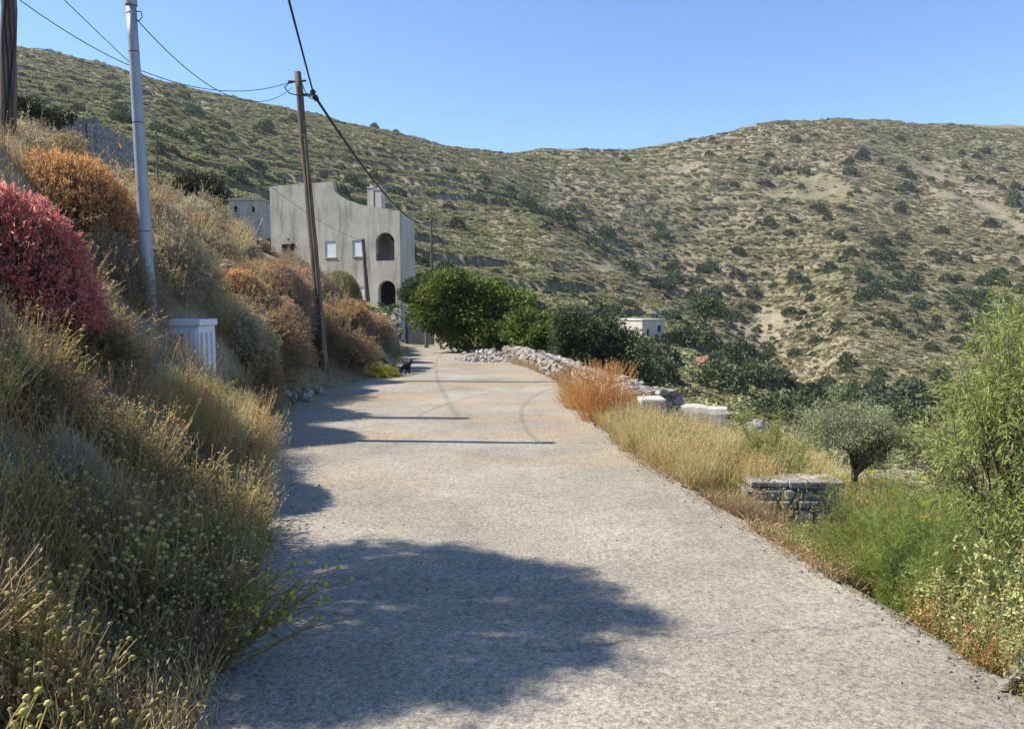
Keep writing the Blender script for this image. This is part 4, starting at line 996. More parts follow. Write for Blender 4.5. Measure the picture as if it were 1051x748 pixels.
# ------------------------------------------------------------------ walls
def rubble_wall(name, pts, tops, width, mat, label, base_drop=1.2, seed=1, cat='wall', rough=.05, loose=0):
    bm = bmesh.new(); n = len(pts); S_ = []
    L = [0]
    for a, b in zip(pts, pts[1:]): L.append(L[-1] + math.hypot(b[0] - a[0], b[1] - a[1]))
    m = max(8, int(L[-1] / .07)); us = np.linspace(0, L[-1], m)
    X = np.interp(us, L, [p[0] for p in pts]); Y = np.interp(us, L, [p[1] for p in pts]); Z = np.interp(us, L, tops)
    Z = Z + 2.6 * rough * fbm(us * 1.1, us * 0 + seed, seed + 2) + 1.3 * rough * fbm(us * 5, us * 0 + seed, seed + 3)
    prof = [(-.5, -base_drop), (-.5, -.45), (-.5, -.25), (-.47, -.08), (-.38, -.01), (-.2, .015), (0, .02), (.2, .015), (.38, -.01), (.47, -.08), (.5, -.25), (.5, -.45), (.5, -base_drop)]
    rings = []
    for i in range(m):
        j = min(i + 1, m - 1); k = max(i - 1, 0); t = Vector((X[j] - X[k], Y[j] - Y[k], 0)).normalized(); nn = Vector((t.y, -t.x, 0))
        ring = []
        for a, b in prof:
            q = rough * 2 * (float(fbm(np.array([us[i] * 4 + a * 5]), np.array([b * 7 + seed]), seed, 3)[0])); z = Z[i] + b + q * .6
            ring.append(bm.verts.new(Vector((X[i], Y[i], z)) + nn * (a * width + q)))
        rings.append(ring)
    for r0, r1 in zip(rings, rings[1:]):
        for j in range(len(prof) - 1): bm.faces.new((r0[j], r0[j + 1], r1[j + 1], r1[j]))
    for q in range(int(L[-1] * loose)):
        i = random.randrange(m); a = random.choice((-.5, -.45, -.3, 0, .3, .5)); j = min(i + 1, m - 1); k = max(i - 1, 0); t = Vector((X[j] - X[k], Y[j] - Y[k], 0)).normalized(); nn = Vector((t.y, -t.x, 0))
        zz = 0 if abs(a) < .4 else -random.uniform(0, .4); s = random.uniform(.05, .13)
        mt = Matrix.Translation(Vector((X[i], Y[i], Z[i] + zz)) + nn * a * width) @ Matrix.Rotation(random.uniform(0, 3), 4, 'Z') @ Matrix.Diagonal((s * 1.2, s, s * .6, 1))
        for v in bmesh.ops.create_icosphere(bm, subdivisions=1, radius=1, matrix=mt)['verts']: v.co += Vector((random.uniform(-1, 1), random.uniform(-1, 1), random.uniform(-1, 1))) * s * .2
    bm.faces.new(rings[0]); bm.faces.new(rings[-1][::-1]); bmesh.ops.recalc_face_normals(bm, faces=bm.faces[:])
    o = bmobj(name, bm, mat); tag(o, label, cat); return o
pp = [(680, 404, 10.0), (655, 397, 11.0), (622, 387, 13.0), (592, 377, 15.8), (560, 366, 20), (535, 358, 25), (512, 352.5, 31)]
rubble_wall('parapet_wall', [(px_x(a, d), d) for a, b, d in pp], [row_z(b, d) for a, b, d in pp], .42, M_rubble, 'long pale rubble parapet along the right side of the road', 1.4, 3, rough=.07, loose=26)
bm = bmesh.new(); a = P(667, 406, 9.85)
box(bm, (a.x - .17, 9.6, a.z - 1.0), (a.x + .17, 9.95, a.z - .01), .03)
for v in bm.verts: v.co += Vector((float(fbm(np.array([v.co.z * 5]), np.array([v.co.y * 6]), 4)[0]) * .03, 0, float(fbm(np.array([v.co.x * 5]), np.array([v.co.y * 6]), 5)[0]) * .03))
tag(bmobj('concrete_block', bm, M_conc2), 'square lichen grey block ending the rubble parapet', 'block')
rubble_wall('boundary_wall', [(px_x(684, 10.9), 10.9), (px_x(748, 10.7), 10.7)], [row_z(417, 10.9), row_z(418, 10.7)], .3, M_conc2, 'short pale grey wall behind the terrace grass', 1.2, 8, rough=.03)
# low retaining wall of separate courses with a coping
def dry_wall(label):
    root = empty('stone_wall', (px_x(782, 6.3), 6.3, row_z(494, 6.3))); W_ = px_x(872, 6.3) - px_x(782, 6.3)
    bm = bmesh.new(); z = -.07; c = 0
    while z > -.9:
        hh = random.uniform(.06, .10); x = -.02 - random.uniform(0, .1)
        while x < W_:
            ww = random.uniform(.09, .24); x1 = min(x + ww, W_ + random.uniform(-.01, .02)); y0 = random.uniform(-.03, .02)
            if x1 - x > .05: box(bm, (x + .006, y0, z - hh + .006), (x1 - .006, .3, z - .004), .016)
            x += ww
        z -= hh
    for v in bm.verts: v.co += Vector((random.uniform(-1, 1), random.uniform(-1, 1), random.uniform(-1, 1))) * .005
    bmobj('stones', bm, M_stone, root)
    bm = bmesh.new(); box(bm, (.02, .028, -.95), (W_ - .02, .29, -.068)); bmobj('core', bm, M_rock, root)
    bm = bmesh.new(); x = -.05
    while x < W_:
        ww = random.uniform(.2, .4); box(bm, (x, -.005 + random.uniform(-.02, .015), -.05 - random.uniform(0, .012)), (min(x + ww - .004, W_ + .03), .3, random.uniform(-.006, .004)), .012); x += ww
    bmobj('coping', bm, M_rubble, root); tag(root, label, 'wall')
dry_wall('low dry stone wall with flat coping right of the road edge')
def heap(name, c, r, n, smin, smax, mat, label, cat, flat=.6):
    bm = bmesh.new()
    for k in range(n):
        a = random.uniform(0, 6.28); q = random.random() ** .6; x = math.cos(a) * q * r[0]; y = math.sin(a) * q * r[1]; z = max(0, (1 - q) * r[2]) * random.uniform(.6, 1); s = random.uniform(smin, smax)
        mt = Matrix.Translation((x, y, z)) @ Matrix.Rotation(random.uniform(0, 6), 4, Vector((random.random(), random.random(), random.random() + .1)).normalized()) @ Matrix.Diagonal((s, s * random.uniform(.6, 1), s * random.uniform(.45, .8), 1))
        rr = bmesh.ops.create_icosphere(bm, subdivisions=1, radius=1, matrix=mt)
        for v in rr['verts']: v.co += Vector((random.uniform(-1, 1), random.uniform(-1, 1), random.uniform(-1, 1))) * s * .16
    o = bmobj(name, bm, mat); o.location = c; tag(o, label, cat, kind='stuff' if cat == 'rubble' else None); return o
x = px_x(505, 24); heap('rubble_heap', (x - .1, 24, float(zr(24))), (1.0, 2.2, .3), 300, .05, .16, M_rubble, 'heap of pale broken stones at the far end of the parapet', 'rubble')
x = px_x(486, 29); heap('rubble_heap', (x + .2, 29, float(zr(29))), (.7, 1.6, .3), 90, .07, .16, M_rubble, 'small scatter of stones before the carob tree', 'rubble')
# fallen stones on the left foot of the bank
heap('rubble_heap', (px_x(300, 12.8), 12.8, Hs(px_x(300, 12.8), 12.8) - .02), (.5, 1.1, .15), 60, .03, .1, M_rock, 'grey stones fallen at the foot of the bank', 'rubble')

# ------------------------------------------------------------------ the grey house
D = 50.0
def fx(px): return px_x(px, D)
def fz(row): return row_z(row, D)
def poly(pts): return [(fx(a), fz(b)) for a, b in pts]
def archpts(l, r, t, b, n=12):
    cx = (l + r) / 2; R = (r - l) / 2; pts = [(l, b), ]
    pts += [(cx - R * math.cos(math.pi * i / n), t + R - R * math.sin(math.pi * i / n)) for i in range(n + 1)]
    pts += [(r, b)]
    return [(fx(a), fz(c)) for a, c in pts]
def rect(l, r, t, b): return [(fx(l), fz(b)), (fx(l), fz(t)), (fx(r), fz(t)), (fx(r), fz(b))]
house = empty('concrete_house', (fx(345), D, fz(358)))
inv = house.location.copy(); house.rotation_euler = (0, 0, math.radians(-19)); house.scale = (1.085, 1, 1)
def hpart(name, bm, mat, par=None, smooth=False):
    o = bmobj(name, bm, mat, par or house, smooth)
    if par is None: o.location = -inv
    return o
outer = poly([(273.5, 372), (273.5, 187.5), (308, 186.8), (344, 186.5), (345, 196), (350, 201), (357.5, 206), (371, 211), (392, 215.5), (408, 219), (413, 219.6), (413, 372)])
holes = [rect(285.5, 300, 249, 269.5), archpts(388, 407.4, 240.5, 268.7), archpts(390, 408, 288.5, 314),
         rect(334, 345.8, 247.5, 264), rect(363.8, 375.5, 247.2, 263.6), rect(364.8, 375, 294.6, 309)]
bm = bmesh.new(); prism(bm, outer, holes, D, D + .35); hpart('facade_wall', bm, M_conc)
# the other walls
bm = bmesh.new(); xr_, xl_ = fx(413), fx(273.5)
z0 = fz(372)
def quadwall(bm, x0, y0, x1, y1, z1a, z1b, th=.3):
    a = Vector((x0, y0, 0)); b = Vector((x1, y1, 0)); t = (b - a).normalized(); n = Vector((t.y, -t.x, 0)) * th / 2
    vs = [bm.verts.new(v) for v in (a - n + Vector((0, 0, z0)), a + n + Vector((0, 0, z0)), b + n + Vector((0, 0, z0)), b - n + Vector((0, 0, z0)), a - n + Vector((0, 0, z1a)), a + n + Vector((0, 0, z1a)), b + n + Vector((0, 0, z1b)), b - n + Vector((0, 0, z1b)))]
    for f in ((0, 3, 2, 1), (4, 5, 6, 7), (0, 1, 5, 4), (1, 2, 6, 5), (2, 3, 7, 6), (3, 0, 4, 7)): bm.faces.new([vs[i] for i in f])
quadwall(bm, xr_ - .155, D + .352, xr_ - .155, D + 2.1, fz(222), fz(223)); hpart('side_wall', bm, M_conc2)
bm = bmesh.new(); quadwall(bm, xr_ - .16, D + 2.103, xr_ - 3.3, D + 7, fz(223), fz(224)); hpart('side_wall', bm, M_conc2)
bm = bmesh.new(); quadwall(bm, xl_ + .155, D + .352, xl_ + .155, D + 7, fz(189), fz(221)); hpart('side_wall', bm, M_conc)
bm = bmesh.new(); box(bm, (xl_, D + 7.155, z0), (xr_ - 3.2, D + 7.4, fz(222))); hpart('rear_wall', bm, M_conc)
bm = bmesh.new(); box(bm, (xl_ + .31, D + .36, fz(229)), (xr_ - 3.6, D + 7.1, fz(226))); hpart('roof', bm, M_conc)
# loggias: floor, back wall, lintel line
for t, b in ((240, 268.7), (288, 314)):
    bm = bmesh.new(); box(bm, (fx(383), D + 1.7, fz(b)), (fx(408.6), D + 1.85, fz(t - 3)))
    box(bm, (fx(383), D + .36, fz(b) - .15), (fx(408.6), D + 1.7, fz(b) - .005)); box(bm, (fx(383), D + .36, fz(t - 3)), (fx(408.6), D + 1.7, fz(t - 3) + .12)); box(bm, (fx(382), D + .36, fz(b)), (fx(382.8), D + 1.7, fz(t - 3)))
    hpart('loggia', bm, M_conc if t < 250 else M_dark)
bm = bmesh.new(); zt, zb = fz(263), fz(268.4)
box(bm, (fx(388.2), D + .12, zt), (fx(407.2), D + .16, zt + .04)); box(bm, (fx(388.2), D + .12, zb + .05), (fx(407.2), D + .16, zb + .09))
for k in range(14): x = fx(388.6) + k * (fx(407) - fx(388.6)) / 13; tube(bm, [(x, D + .14, zb + .06), (x, D + .14, zt + .02)], .012, 6)
hpart('railing', bm, M_iron)
bm = bmesh.new(); c = P(398, 247.5, D + 1.5); tube(bm, [c + Vector((0, 0, .35)), c + Vector((0, 0, .12))], .01, 6); bmesh.ops.create_uvsphere(bm, u_segments=10, v_segments=6, radius=.11, matrix=Matrix.Translation(c)); hpart('hanging_lamp', bm, M_iron)
for l, r, t, b in ((334, 345.8, 247.5, 264), (363.8, 375.5, 247.2, 263.6), (364.8, 375, 294.6, 309)):
    bm = bmesh.new(); box(bm, (fx(l) + .01, D + .05, fz(b) + .01), (fx(r) - .01, D + .09, fz(t) - .01), .01); wb = hpart('window_panel', bm, M_pane)
    bm = bmesh.new(); box(bm, (fx(l) - .04, D - .06, fz(b) - .07), (fx(r) + .04, D - .003, fz(b) - .01), .01); hpart('window_sill', bm, M_conc)
bm = bmesh.new()
for k in range(5):
    x0 = fx(285.5) + .04 + k * (fx(300) - fx(285.5) - .08) / 5; box(bm, (x0 + .006, D + .12, fz(269.5)), (x0 + (fx(300) - fx(285.5) - .08) / 5 - .006, D + .17, fz(249) - .06), .008)
dr = hpart('door', bm, M_wood)
bm = bmesh.new(); l, r, t, b = fx(285.5), fx(300), fz(249), fz(269.5)
box(bm, (l, D + .09, b), (l + .05, D + .2, t)); box(bm, (r - .05, D + .09, b), (r, D + .2, t)); box(bm, (l + .05, D + .09, t - .06), (r - .05, D + .2, t)); hpart('door_frame', bm, M_wood)
bm = bmesh.new(); bmesh.ops.create_uvsphere(bm, u_segments=8, v_segments=6, radius=.07, matrix=Matrix.Translation(P(292.5, 244, D - .12))); tube(bm, [P(292.5, 245.3, D), P(292.5, 245.3, D - .12)], .015, 6); hpart('wall_lamp', bm, M_iron)
for (l, r, t, b) in ((376, 382.6, 194, 214), (384.4, 391, 196.5, 217)):
    bm = bmesh.new(); box(bm, (fx(l), D + .5, fz(b)), (fx(r), D + 1.0, fz(t)), .01); ch = hpart('chimney', bm, M_conc2)
    bm = bmesh.new(); box(bm, (fx(l) - .04, D + .46, fz(t) + .002), (fx(r) + .04, D + 1.04, fz(t) + .07), .01); box(bm, (fx(l) + .12, D + .6, fz(t) + .073), (fx(r) - .12, D + .9, fz(t) + .22), .01); bmobj('chimney_cap', bm, M_conc2, ch)
# stair rail before the door
bm = bmesh.new(); prev = None
for k in range(9):
    px = 301 + k * 2.4; a = P(px, 268 + k * 1.6, D - .5); b = P(px, 262 + k * 1.6, D - .5); tube(bm, [a - Vector((0, 0, .3)), b], .014, 6)
    if prev is not None: tube(bm, [prev, b], .018, 6)
    prev = b
hpart('stair_railing', bm, M_iron)
bm = bmesh.new()
for k in range(12):
    z = fz(352) + k * .17; box(bm, (fx(394) - .04 * k, D - 1.6 + k * .12, z - .3), (fx(411.5), D - 1.6 + (k + 1) * .12 - .003, z + .12), .006)
hpart('outside_stair', bm, M_conc)
tag(house, 'tall grey rendered house with arched balconies and stepped parapet at the road end', 'house')
# plank gate and its wall
gt = empty('plank_gate', (px_x(431, 47), 47, row_z(354, 47))); bm = bmesh.new(); q = gt.location
xs0, xs1 = px_x(418.5, 47) - q.x, px_x(444.5, 47) - q.x; nb = 11
for k in range(nb):
    a = xs0 + (xs1 - xs0) * k / nb; box(bm, (a + .006, random.uniform(-.01, .01), .03), (a + (xs1 - xs0) / nb - .006, .035, 1.9 + random.uniform(-.06, .04)), .006)
bmobj('planks', bm, M_gwood, gt)
bm = bmesh.new()
for z in (.35, 1.05, 1.7): box(bm, (xs0, -.035, z), (xs1, -.012, z + .09), .006)
bmobj('rails', bm, M_gwood, gt)
for xx_ in (xs0 - .1, xs1 + .1):
    bm = bmesh.new(); box(bm, (xx_ - .08, -.05, -.2), (xx_ + .08, .15, 2.05), .012); bmobj('post', bm, M_iron, gt)
bm = bmesh.new(); tube(bm, [(xs1 - .25, -.07, 1.05), (xs1 - .25, -.07, 1.25)], .015, 6); box(bm, (xs1 - .28, -.068, 1.02), (xs1 - .22, -.036, 1.28), .004); bmobj('handle', bm, M_iron, gt)
tag(gt, 'weathered grey plank gate closing the end of the road', 'gate')
rubble_wall('garden_wall', [(px_x(448, 46.5), 46.5), (px_x(470, 44), 44), (px_x(500, 42), 42)], [row_z(333, 46.5), row_z(338, 44), row_z(345, 42)], .35, M_stone, 'rough stone wall right of the plank gate under the carob tree', 2, 13)
# palm by the stair
pal = empty('palm', (px_x(398, 42), 42, Hs(px_x(398, 42), 42))); zt = row_z(318, 42) - pal.location.z
bm = bmesh.new(); tube(bm, [(0, 0, -.2), (.03, 0, zt * .5), (0, 0, zt)], [.2, .16, .14], 9); bmobj('trunk', bm, M_bark, pal, True)
g = G(); n = 26
for k in range(n):
    a = k * 2.4; el = random.uniform(-.2, 1.1); L = random.uniform(.9, 1.4); u = np.linspace(0, 1, 22)
    px_ = np.cos(a) * np.cos(el) * L * u; py_ = np.sin(a) * np.cos(el) * L * u; pz_ = zt + np.sin(el) * L * u - .5 * L * u ** 2
    path = np.stack([px_, py_, pz_], -1); g.tubes(path[None], np.linspace(.014, .004, 22)[None], r=.9)
    t = np.gradient(path, axis=0); t /= np.linalg.norm(t, axis=1, keepdims=True); sd2 = np.cross(t, [0, 0, 1]); sd2 /= np.linalg.norm(sd2, axis=1, keepdims=True) + 1e-6
    for sg in (-1, 1):
        for o3 in (0, .5): g.leaves(path[3:], t[3:] * .8 + sg * sd2[3:] + np.array([0, 0, -.3]), .32 * np.sin(np.pi * (.15 + .8 * u[3:])), .03)
g.obj('fronds', M_palm, pal); tag(pal, 'small palm with arching fronds beside the house stair', 'palm')

# ------------------------------------------------------------------ small buildings
def hut(name, px0, px1, top, base, d, depth, mat, label, wins, door=None, skew=0.0, cat='house'):
    x0, x1 = px_x(px0, d), px_x(px1, d); zt, zb = row_z(top, d), row_z(base, d) - 2.0
    root = empty(name, ((x0 + x1) / 2, d, row_z(base, d)), skew); o0 = root.location
    hw = (x1 - x0) / 2; zt -= o0.z; zb -= o0.z
    hl = []
    for (a, b, c, e, arch) in wins:
        xa, xb = px_x(a, d) - o0.x, px_x(b, d) - o0.x; za, zc = row_z(e, d) - o0.z, row_z(c, d) - o0.z
        if arch:
            R_ = (xb - xa) / 2; hl.append([(xa, za)] + [((xa + xb) / 2 - R_ * math.cos(math.pi * i / 8), zc - R_ + R_ * math.sin(math.pi * i / 8)) for i in range(9)] + [(xb, za)])
        else: hl.append([(xa, za), (xa, zc), (xb, zc), (xb, za)])
    bm = bmesh.new(); prism(bm, [(-hw, zb), (-hw, zt), (hw, zt), (hw, zb)], hl, 0, .25); bmobj('front_wall', bm, mat, root)
    for s in (-1, 1):
        bm = bmesh.new(); box(bm, (s * hw, .252, zb), (s * (hw - .25), depth, zt)); bmobj('side_wall', bm, mat, root)
    bm = bmesh.new(); box(bm, (-hw + .252, depth - .25, zb), (hw - .252, depth - .003, zt)); bmobj('rear_wall', bm, mat, root)
    bm = bmesh.new(); box(bm, (-hw - .12, -.12, zt + .003), (hw + .12, depth + .12, zt + .2), .02); bmobj('roof', bm, mat, root)
    for h_ in hl:
        xs = [p[0] for p in h_]; zs = [p[1] for p in h_]; bm = bmesh.new(); box(bm, (min(xs) - .1, .26, min(zs) - .1), (max(xs) + .1, .32, max(zs) + .1)); bmobj('window', bm, M_dark, root)
        bm = bmesh.new(); box(bm, (min(xs) - .05, -.08, min(zs) - .1), (max(xs) + .05, -.003, min(zs) - .03), .01); bmobj('window_sill', bm, mat, root)
    tag(root, label, cat); return root
hut('small_house', 656, 686, 329, 350, 100, 7, M_conc2, 'small flat roofed pale house in the scrub across the valley', [(662, 666, 338, 347, False), (677, 682, 334, 341, False)], skew=.55)
hut('grey_hut', 239, 272, 206, 236, 62, 5, M_conc, 'small grey hut with an arched window left behind the tall house', [(242.5, 246.5, 211, 218, True), (261, 264, 212, 218, False)])
# stone ruin
def ruin(px0, px1, t0, t1, base, d, label, win):
    root = empty('stone_ruin', (px_x(px0, d), d, row_z(base, d))); o0 = root.location; W_ = px_x(px1, d) - o0.x
    top = lambda u: row_z(t0 + (t1 - t0) * u, d) - o0.z
    out = [(0, -3), (0, top(0))] + [(W_ * u, top(u) + random.uniform(-.2, .2)) for u in np.linspace(.08, .95, 12)] + [(W_, top(1) - .3), (W_, -3)]
    hl = [[(px_x(win[0], d) - o0.x, row_z(win[3], d) - o0.z), (px_x(win[0], d) - o0.x, row_z(win[2], d) - o0.z), (px_x(win[1], d) - o0.x, row_z(win[2], d) - o0.z), (px_x(win[1], d) - o0.x, row_z(win[3], d) - o0.z)]] if win else []
    bm = bmesh.new(); prism(bm, out, hl, 0, .5); bmobj('front_wall', bm, M_dstone, root)
    bm = bmesh.new()
    vs = [(W_ - .01, 0.0), (W_ + 1.3, 5.0)]
    a, b = vs; t = [bm.verts.new(v) for v in ((a[0] + .003, .01, -3), (b[0], b[1], -3), (b[0], b[1], top(1) - 1.2), (a[0] + .003, .01, top(1) - .35), (a[0] - .3, .52, -3), (b[0] - .5, b[1], -3), (b[0] - .5, b[1], top(1) - 1.2), (a[0] - .3, .52, top(1) - .35))]
    for f in ((0, 1, 2, 3), (5, 4, 7, 6), (3, 2, 6, 7), (1, 5, 6, 2), (4, 0, 3, 7)): bm.faces.new([t[i] for i in f])
    bmobj('side_wall', bm, M_dstone, root)
    if win:
        bm = bmesh.new(); z = -1.0
        while z < top(.8) - .5: ww = random.choice((.22, .4)); box(bm, (px_x(102, d) - o0.x - ww / 2, -.04, z), (px_x(102, d) - o0.x + ww / 2, -.003, z + .24), .02); z += .25
        bmobj('quoin_stones', bm, M_rubble, root)
    tag(root, label, 'ruin')
M_dstone = stone('dark_field_stone', (.20, .20, .19), (.36, .35, .33), (.09, .09, .085), 5)
ruin(54, 108, 120, 121.5, 152, 58, 'long roofless grey stone ruin on the left hillside', (95.5, 97.5, 127, 143))
ruin(-6, 26, 86, 92, 112, 66, 'dark stone ruin with sloping top at the far left skyline', None)

# ------------------------------------------------------------------ poles, wires, cabinet
def pole_pts(px0, r0, px1, r1, d, extra=.6):
    a = P(px0, r0, d); b = P(px1, r1, d); return a, b
def wood_pole(px_b, row_b, px_t, row_t, d, rad, label, hw=None, extra=1.0):
    b = P(px_b, row_b, d); t = P(px_t, row_t, d); root = empty('utility_pole', b); v = t - b
    bm = bmesh.new(); n = 14; tube(bm, [v * (i / n) - v.normalized() * (extra if i == 0 else 0) + Vector((random.uniform(-1, 1), random.uniform(-1, 1), 0)) * rad * .08 for i in range(n + 1)], [rad * (1 - .28 * i / n) for i in range(n + 1)], 12)
    bmobj('pole', bm, M_pole, root, True); tag(root, label, 'pole', None); return root, b, t
p2, b2, t2 = wood_pole(333, 381, 305.5, 74, 15.8, .098, 'leaning weathered wooden pole beside the bank near the cat')
bm = bmesh.new()
def loc(px, row, d, o): return P(px, row, d) - o.location
bm = bmesh.new(); tube(bm, [loc(300, 84, 15.8, p2), loc(314, 83, 15.7, p2)], .022, 6); tube(bm, [loc(309, 97, 15.8, p2), loc(323, 97, 15.6, p2)], .022, 6); tube(bm, [loc(300, 84, 15.7, p2), loc(296, 84.5, 15.7, p2)], .035, 8)
bmobj('bracket', bm, M_iron, p2)
bm = bmesh.new()
for a, b in (((322, 96, 15.6), (320, 93, 15.6)), ((323, 99, 15.6), (325.5, 103, 15.6))): tube(bm, [loc(*a, p2), loc(*b, p2)], [.06, .05], 8)
bmobj('insulator', bm, M_black, p2)
bm = bmesh.new(); tube(bm, [loc(*q, p2) for q in ((296, 86, 15.7), (292, 90, 15.6), (297, 96, 15.6), (306, 98, 15.6), (316, 99, 15.6), (322, 99, 15.6))], .012, 5); tube(bm, [loc(*q, p2) for q in ((310, 86, 15.6), (313, 94, 15.6), (318, 101, 15.6), (324, 102, 15.6))], .010, 5)
bmobj('jumper_cable', bm, M_black, p2)
bm = bmesh.new(); tube(bm, [loc(311, 140, 15.62, p2), loc(313, 138, 15.62, p2), loc(333.5, 376, 15.62, p2)], .03, 6); bmobj('cable_duct', bm, M_pole, p2)
p3, b3, t3 = wood_pole(378, 318, 372.5, 245, 40, .13, 'short wooden pole standing in front of the house windows')
bm = bmesh.new(); tube(bm, [loc(371, 247, 39.8, p3), loc(374, 247, 39.8, p3)], .06, 6); bmobj('insulator', bm, M_iron, p3)
p4, b4, t4 = wood_pole(443.5, 275, 442.5, 224, 58, .11, 'thin wooden pole behind the carob tree, right of the house', extra=4)
p5, b5, t5 = wood_pole(162, 185, 160, 133, 70, .1, 'thin distant pole on the slope just right of the metal pole', extra=3)
# near left pole
p0, b0, t0_ = wood_pole(7, 262, 9, -62, 10.6, .125, 'dark wooden utility pole at the left edge carrying a meter box')
bm = bmesh.new(); o_ = loc(15, 160, 10.42, p0); box(bm, (o_.x - .075, o_.y - .08, o_.z), (o_.x + .085, o_.y + .04, o_.z + .22), .012); box(bm, (o_.x - .085, o_.y - .09, o_.z + .222), (o_.x + .095, o_.y + .05, o_.z + .24), .006); mbx = bmobj('meter_box', bm, surf('meter_box_paint', [(.38, .42, .38), (.46, .50, .46)], 3, rough=.5, bs=0), p0)
for dx, m_, rr in ((-.03, M_galv, .022), (.05, M_black, .014)):
    bm = bmesh.new(); tube(bm, [(o_.x + dx, o_.y - .01, o_.z - .002), (o_.x + dx, o_.y, o_.z - 1.6)], rr, 8); bmobj('conduit', bm, m_, p0)
bm = bmesh.new()
for k in range(4):
    ph = k * 1.3; tube(bm, [loc(4 + k * 3 + 2 * math.sin(i * 1.1 + ph), -50 + i * 22, 10.44, p0) for i in range(11)], .009, 5)
bmobj('cables', bm, M_black, p0)
bm = bmesh.new(); tube(bm, [loc(1, 262, 10.75, p0), loc(1.5, 90, 10.75, p0)], .03, 8); tube(bm, [loc(1.5, 95, 10.7, p0), loc(7, 93, 10.6, p0)], .02, 6); bmobj('side_post', bm, M_pole, p0)
# metal pole
mpole = empty('metal_pole', P(159, 400, 8.7)); v = P(134.5, 5, 8.7) - mpole.location
bm = bmesh.new(); N_ = 12; tube(bm, [v * (i / N_) for i in range(N_ + 1)], [.083 * (1 - .35 * i / N_) for i in range(N_ + 1)], 20); bmobj('shaft', bm, M_galv, mpole, True)
bm = bmesh.new(); tube(bm, [v * .998, v * 1.012], [.066, .066], 20); tube(bm, [v * .975, v * .98], [.0575, .0575], 20); bmobj('cap', bm, M_galv, mpole)
for f in (.70, .42, .88):
    bm = bmesh.new(); rr = .083 * (1 - .35 * f) + .002; tube(bm, [v * f, v * (f + .002)], [rr, rr], 20); bmobj('band', bm, M_iron, mpole)
bm = bmesh.new(); tube(bm, [loc(140, 12, 8.68, mpole), loc(144.5, 12, 8.66, mpole), loc(146, 18, 8.66, mpole), loc(142.5, 22, 8.68, mpole), loc(140, 20, 8.68, mpole)], .006, 6); bmobj('cable_loop', bm, M_black, mpole)
tag(mpole, 'tall galvanised metal pole standing beside the white cabinet', 'pole')
def wire(a, b, sag, rad, label, n=40):
    a = Vector(a); b = Vector(b); bm = bmesh.new()
    pts = [a.lerp(b, i / n) - Vector((0, 0, sag * 4 * (i / n) * (1 - i / n))) for i in range(n + 1)]
    tube(bm, [p - a for p in pts], rad, 5); o = bmobj('overhead_wire', bm, M_black); o.location = a; tag(o, label, 'wire')
wire(P(9, -8, 10.6), P(298, 84.5, 15.7), .62, .007, 'thin wire from the left edge pole to the top of the leaning wooden pole')
wire(P(9, -55, 10.6), P(372.5, 247, 39.8), .7, .007, 'thin wire descending from the left edge pole to the short pole by the house')
wire(P(141, 21, 8.7), P(300, 90, 15.7), .55, .006, 'sagging wire from the metal pole to the leaning wooden pole')
wire(P(258, -150, 7.0), P(322, 97, 15.6), .02, .018, 'thick black cable running overhead to the leaning wooden pole')
wire(P(325, 102, 15.6), P(442.5, 227, 57.8), 1.0, .030, 'thick black cable from the leaning wooden pole down past the chimneys')
wire(P(442.5, 229, 57.8), P(466, 262, 90), .4, .03, 'short cable leaving the thin pole right of the house')
# cabinet
cb = empty('electrical_cabinet', (px_x(186, 9.4), 9.15, row_z(370, 9.4)))
cw = (px_x(214, 9.1) - px_x(161, 9.1)) / 2; ch_ = row_z(335, 9.15) - cb.location.z; o0 = cb.location
bm = bmesh.new(); box(bm, (-cw, 0, -.35), (cw, .5, ch_), .012); bmobj('body', bm, M_cab, cb)
bm = bmesh.new(); box(bm, (-cw - .03, -.035, ch_ + .002), (cw + .03, .53, ch_ + .085), .02); bmobj('lid', bm, M_cab, cb)
bm = bmesh.new(); box(bm, (-cw + .03, -.016, -.3), (cw - .13, -.003, ch_ - .03), .005); bmobj('door', bm, M_cab, cb)
bm = bmesh.new(); box(bm, (cw - .11, -.02, -.3), (cw - .03, -.003, ch_ - .03), .004)
for k in range(3): box(bm, (cw + .003, .05 + k * .15, -.3), (cw + .03, .13 + k * .15, ch_ - .08), .008)
bmobj('ribs', bm, M_cab, cb)
for tx, dz, dx in (("1657", -.15, -.02), ("2027", -.215, .02)):
    cu = bpy.data.curves.new('painted_number', 'FONT'); cu.body = tx; cu.size = .085; cu.extrude = .0008
    tmp = bpy.data.objects.new('tmp', cu); COL.objects.link(tmp); bpy.context.view_layer.update()
    me = bpy.data.meshes.new_from_object(tmp); bpy.data.objects.remove(tmp); me.materials.clear(); me.materials.append(M_ink)
    o = bpy.data.objects.new('painted_number', me); COL.objects.link(o); kid(o, cb); o.rotation_euler = (math.pi / 2, .03, 0); o.location = (-.02 + dx, -.0185, ch_ + dz)
tag(cb, 'white electrical cabinet with handwritten numbers beside the metal pole', 'cabinet')
# leaning plank on the crest
bm = bmesh.new(); a = P(257, 262, 30); b = P(270, 224, 30.3); v = b - a; m_ = v.to_track_quat('Z', 'Y').to_matrix().to_4x4()
box(bm, (-.07, -.02, 0), (.07, .02, v.length), .006, m_); box(bm, (-.03, .02, .2), (.03, .06, v.length * .8), .005, m_); o = bmobj('plank', bm, M_gwood); o.location = a; tag(o, 'weathered plank leaning on the crest left of the tall house', 'plank')
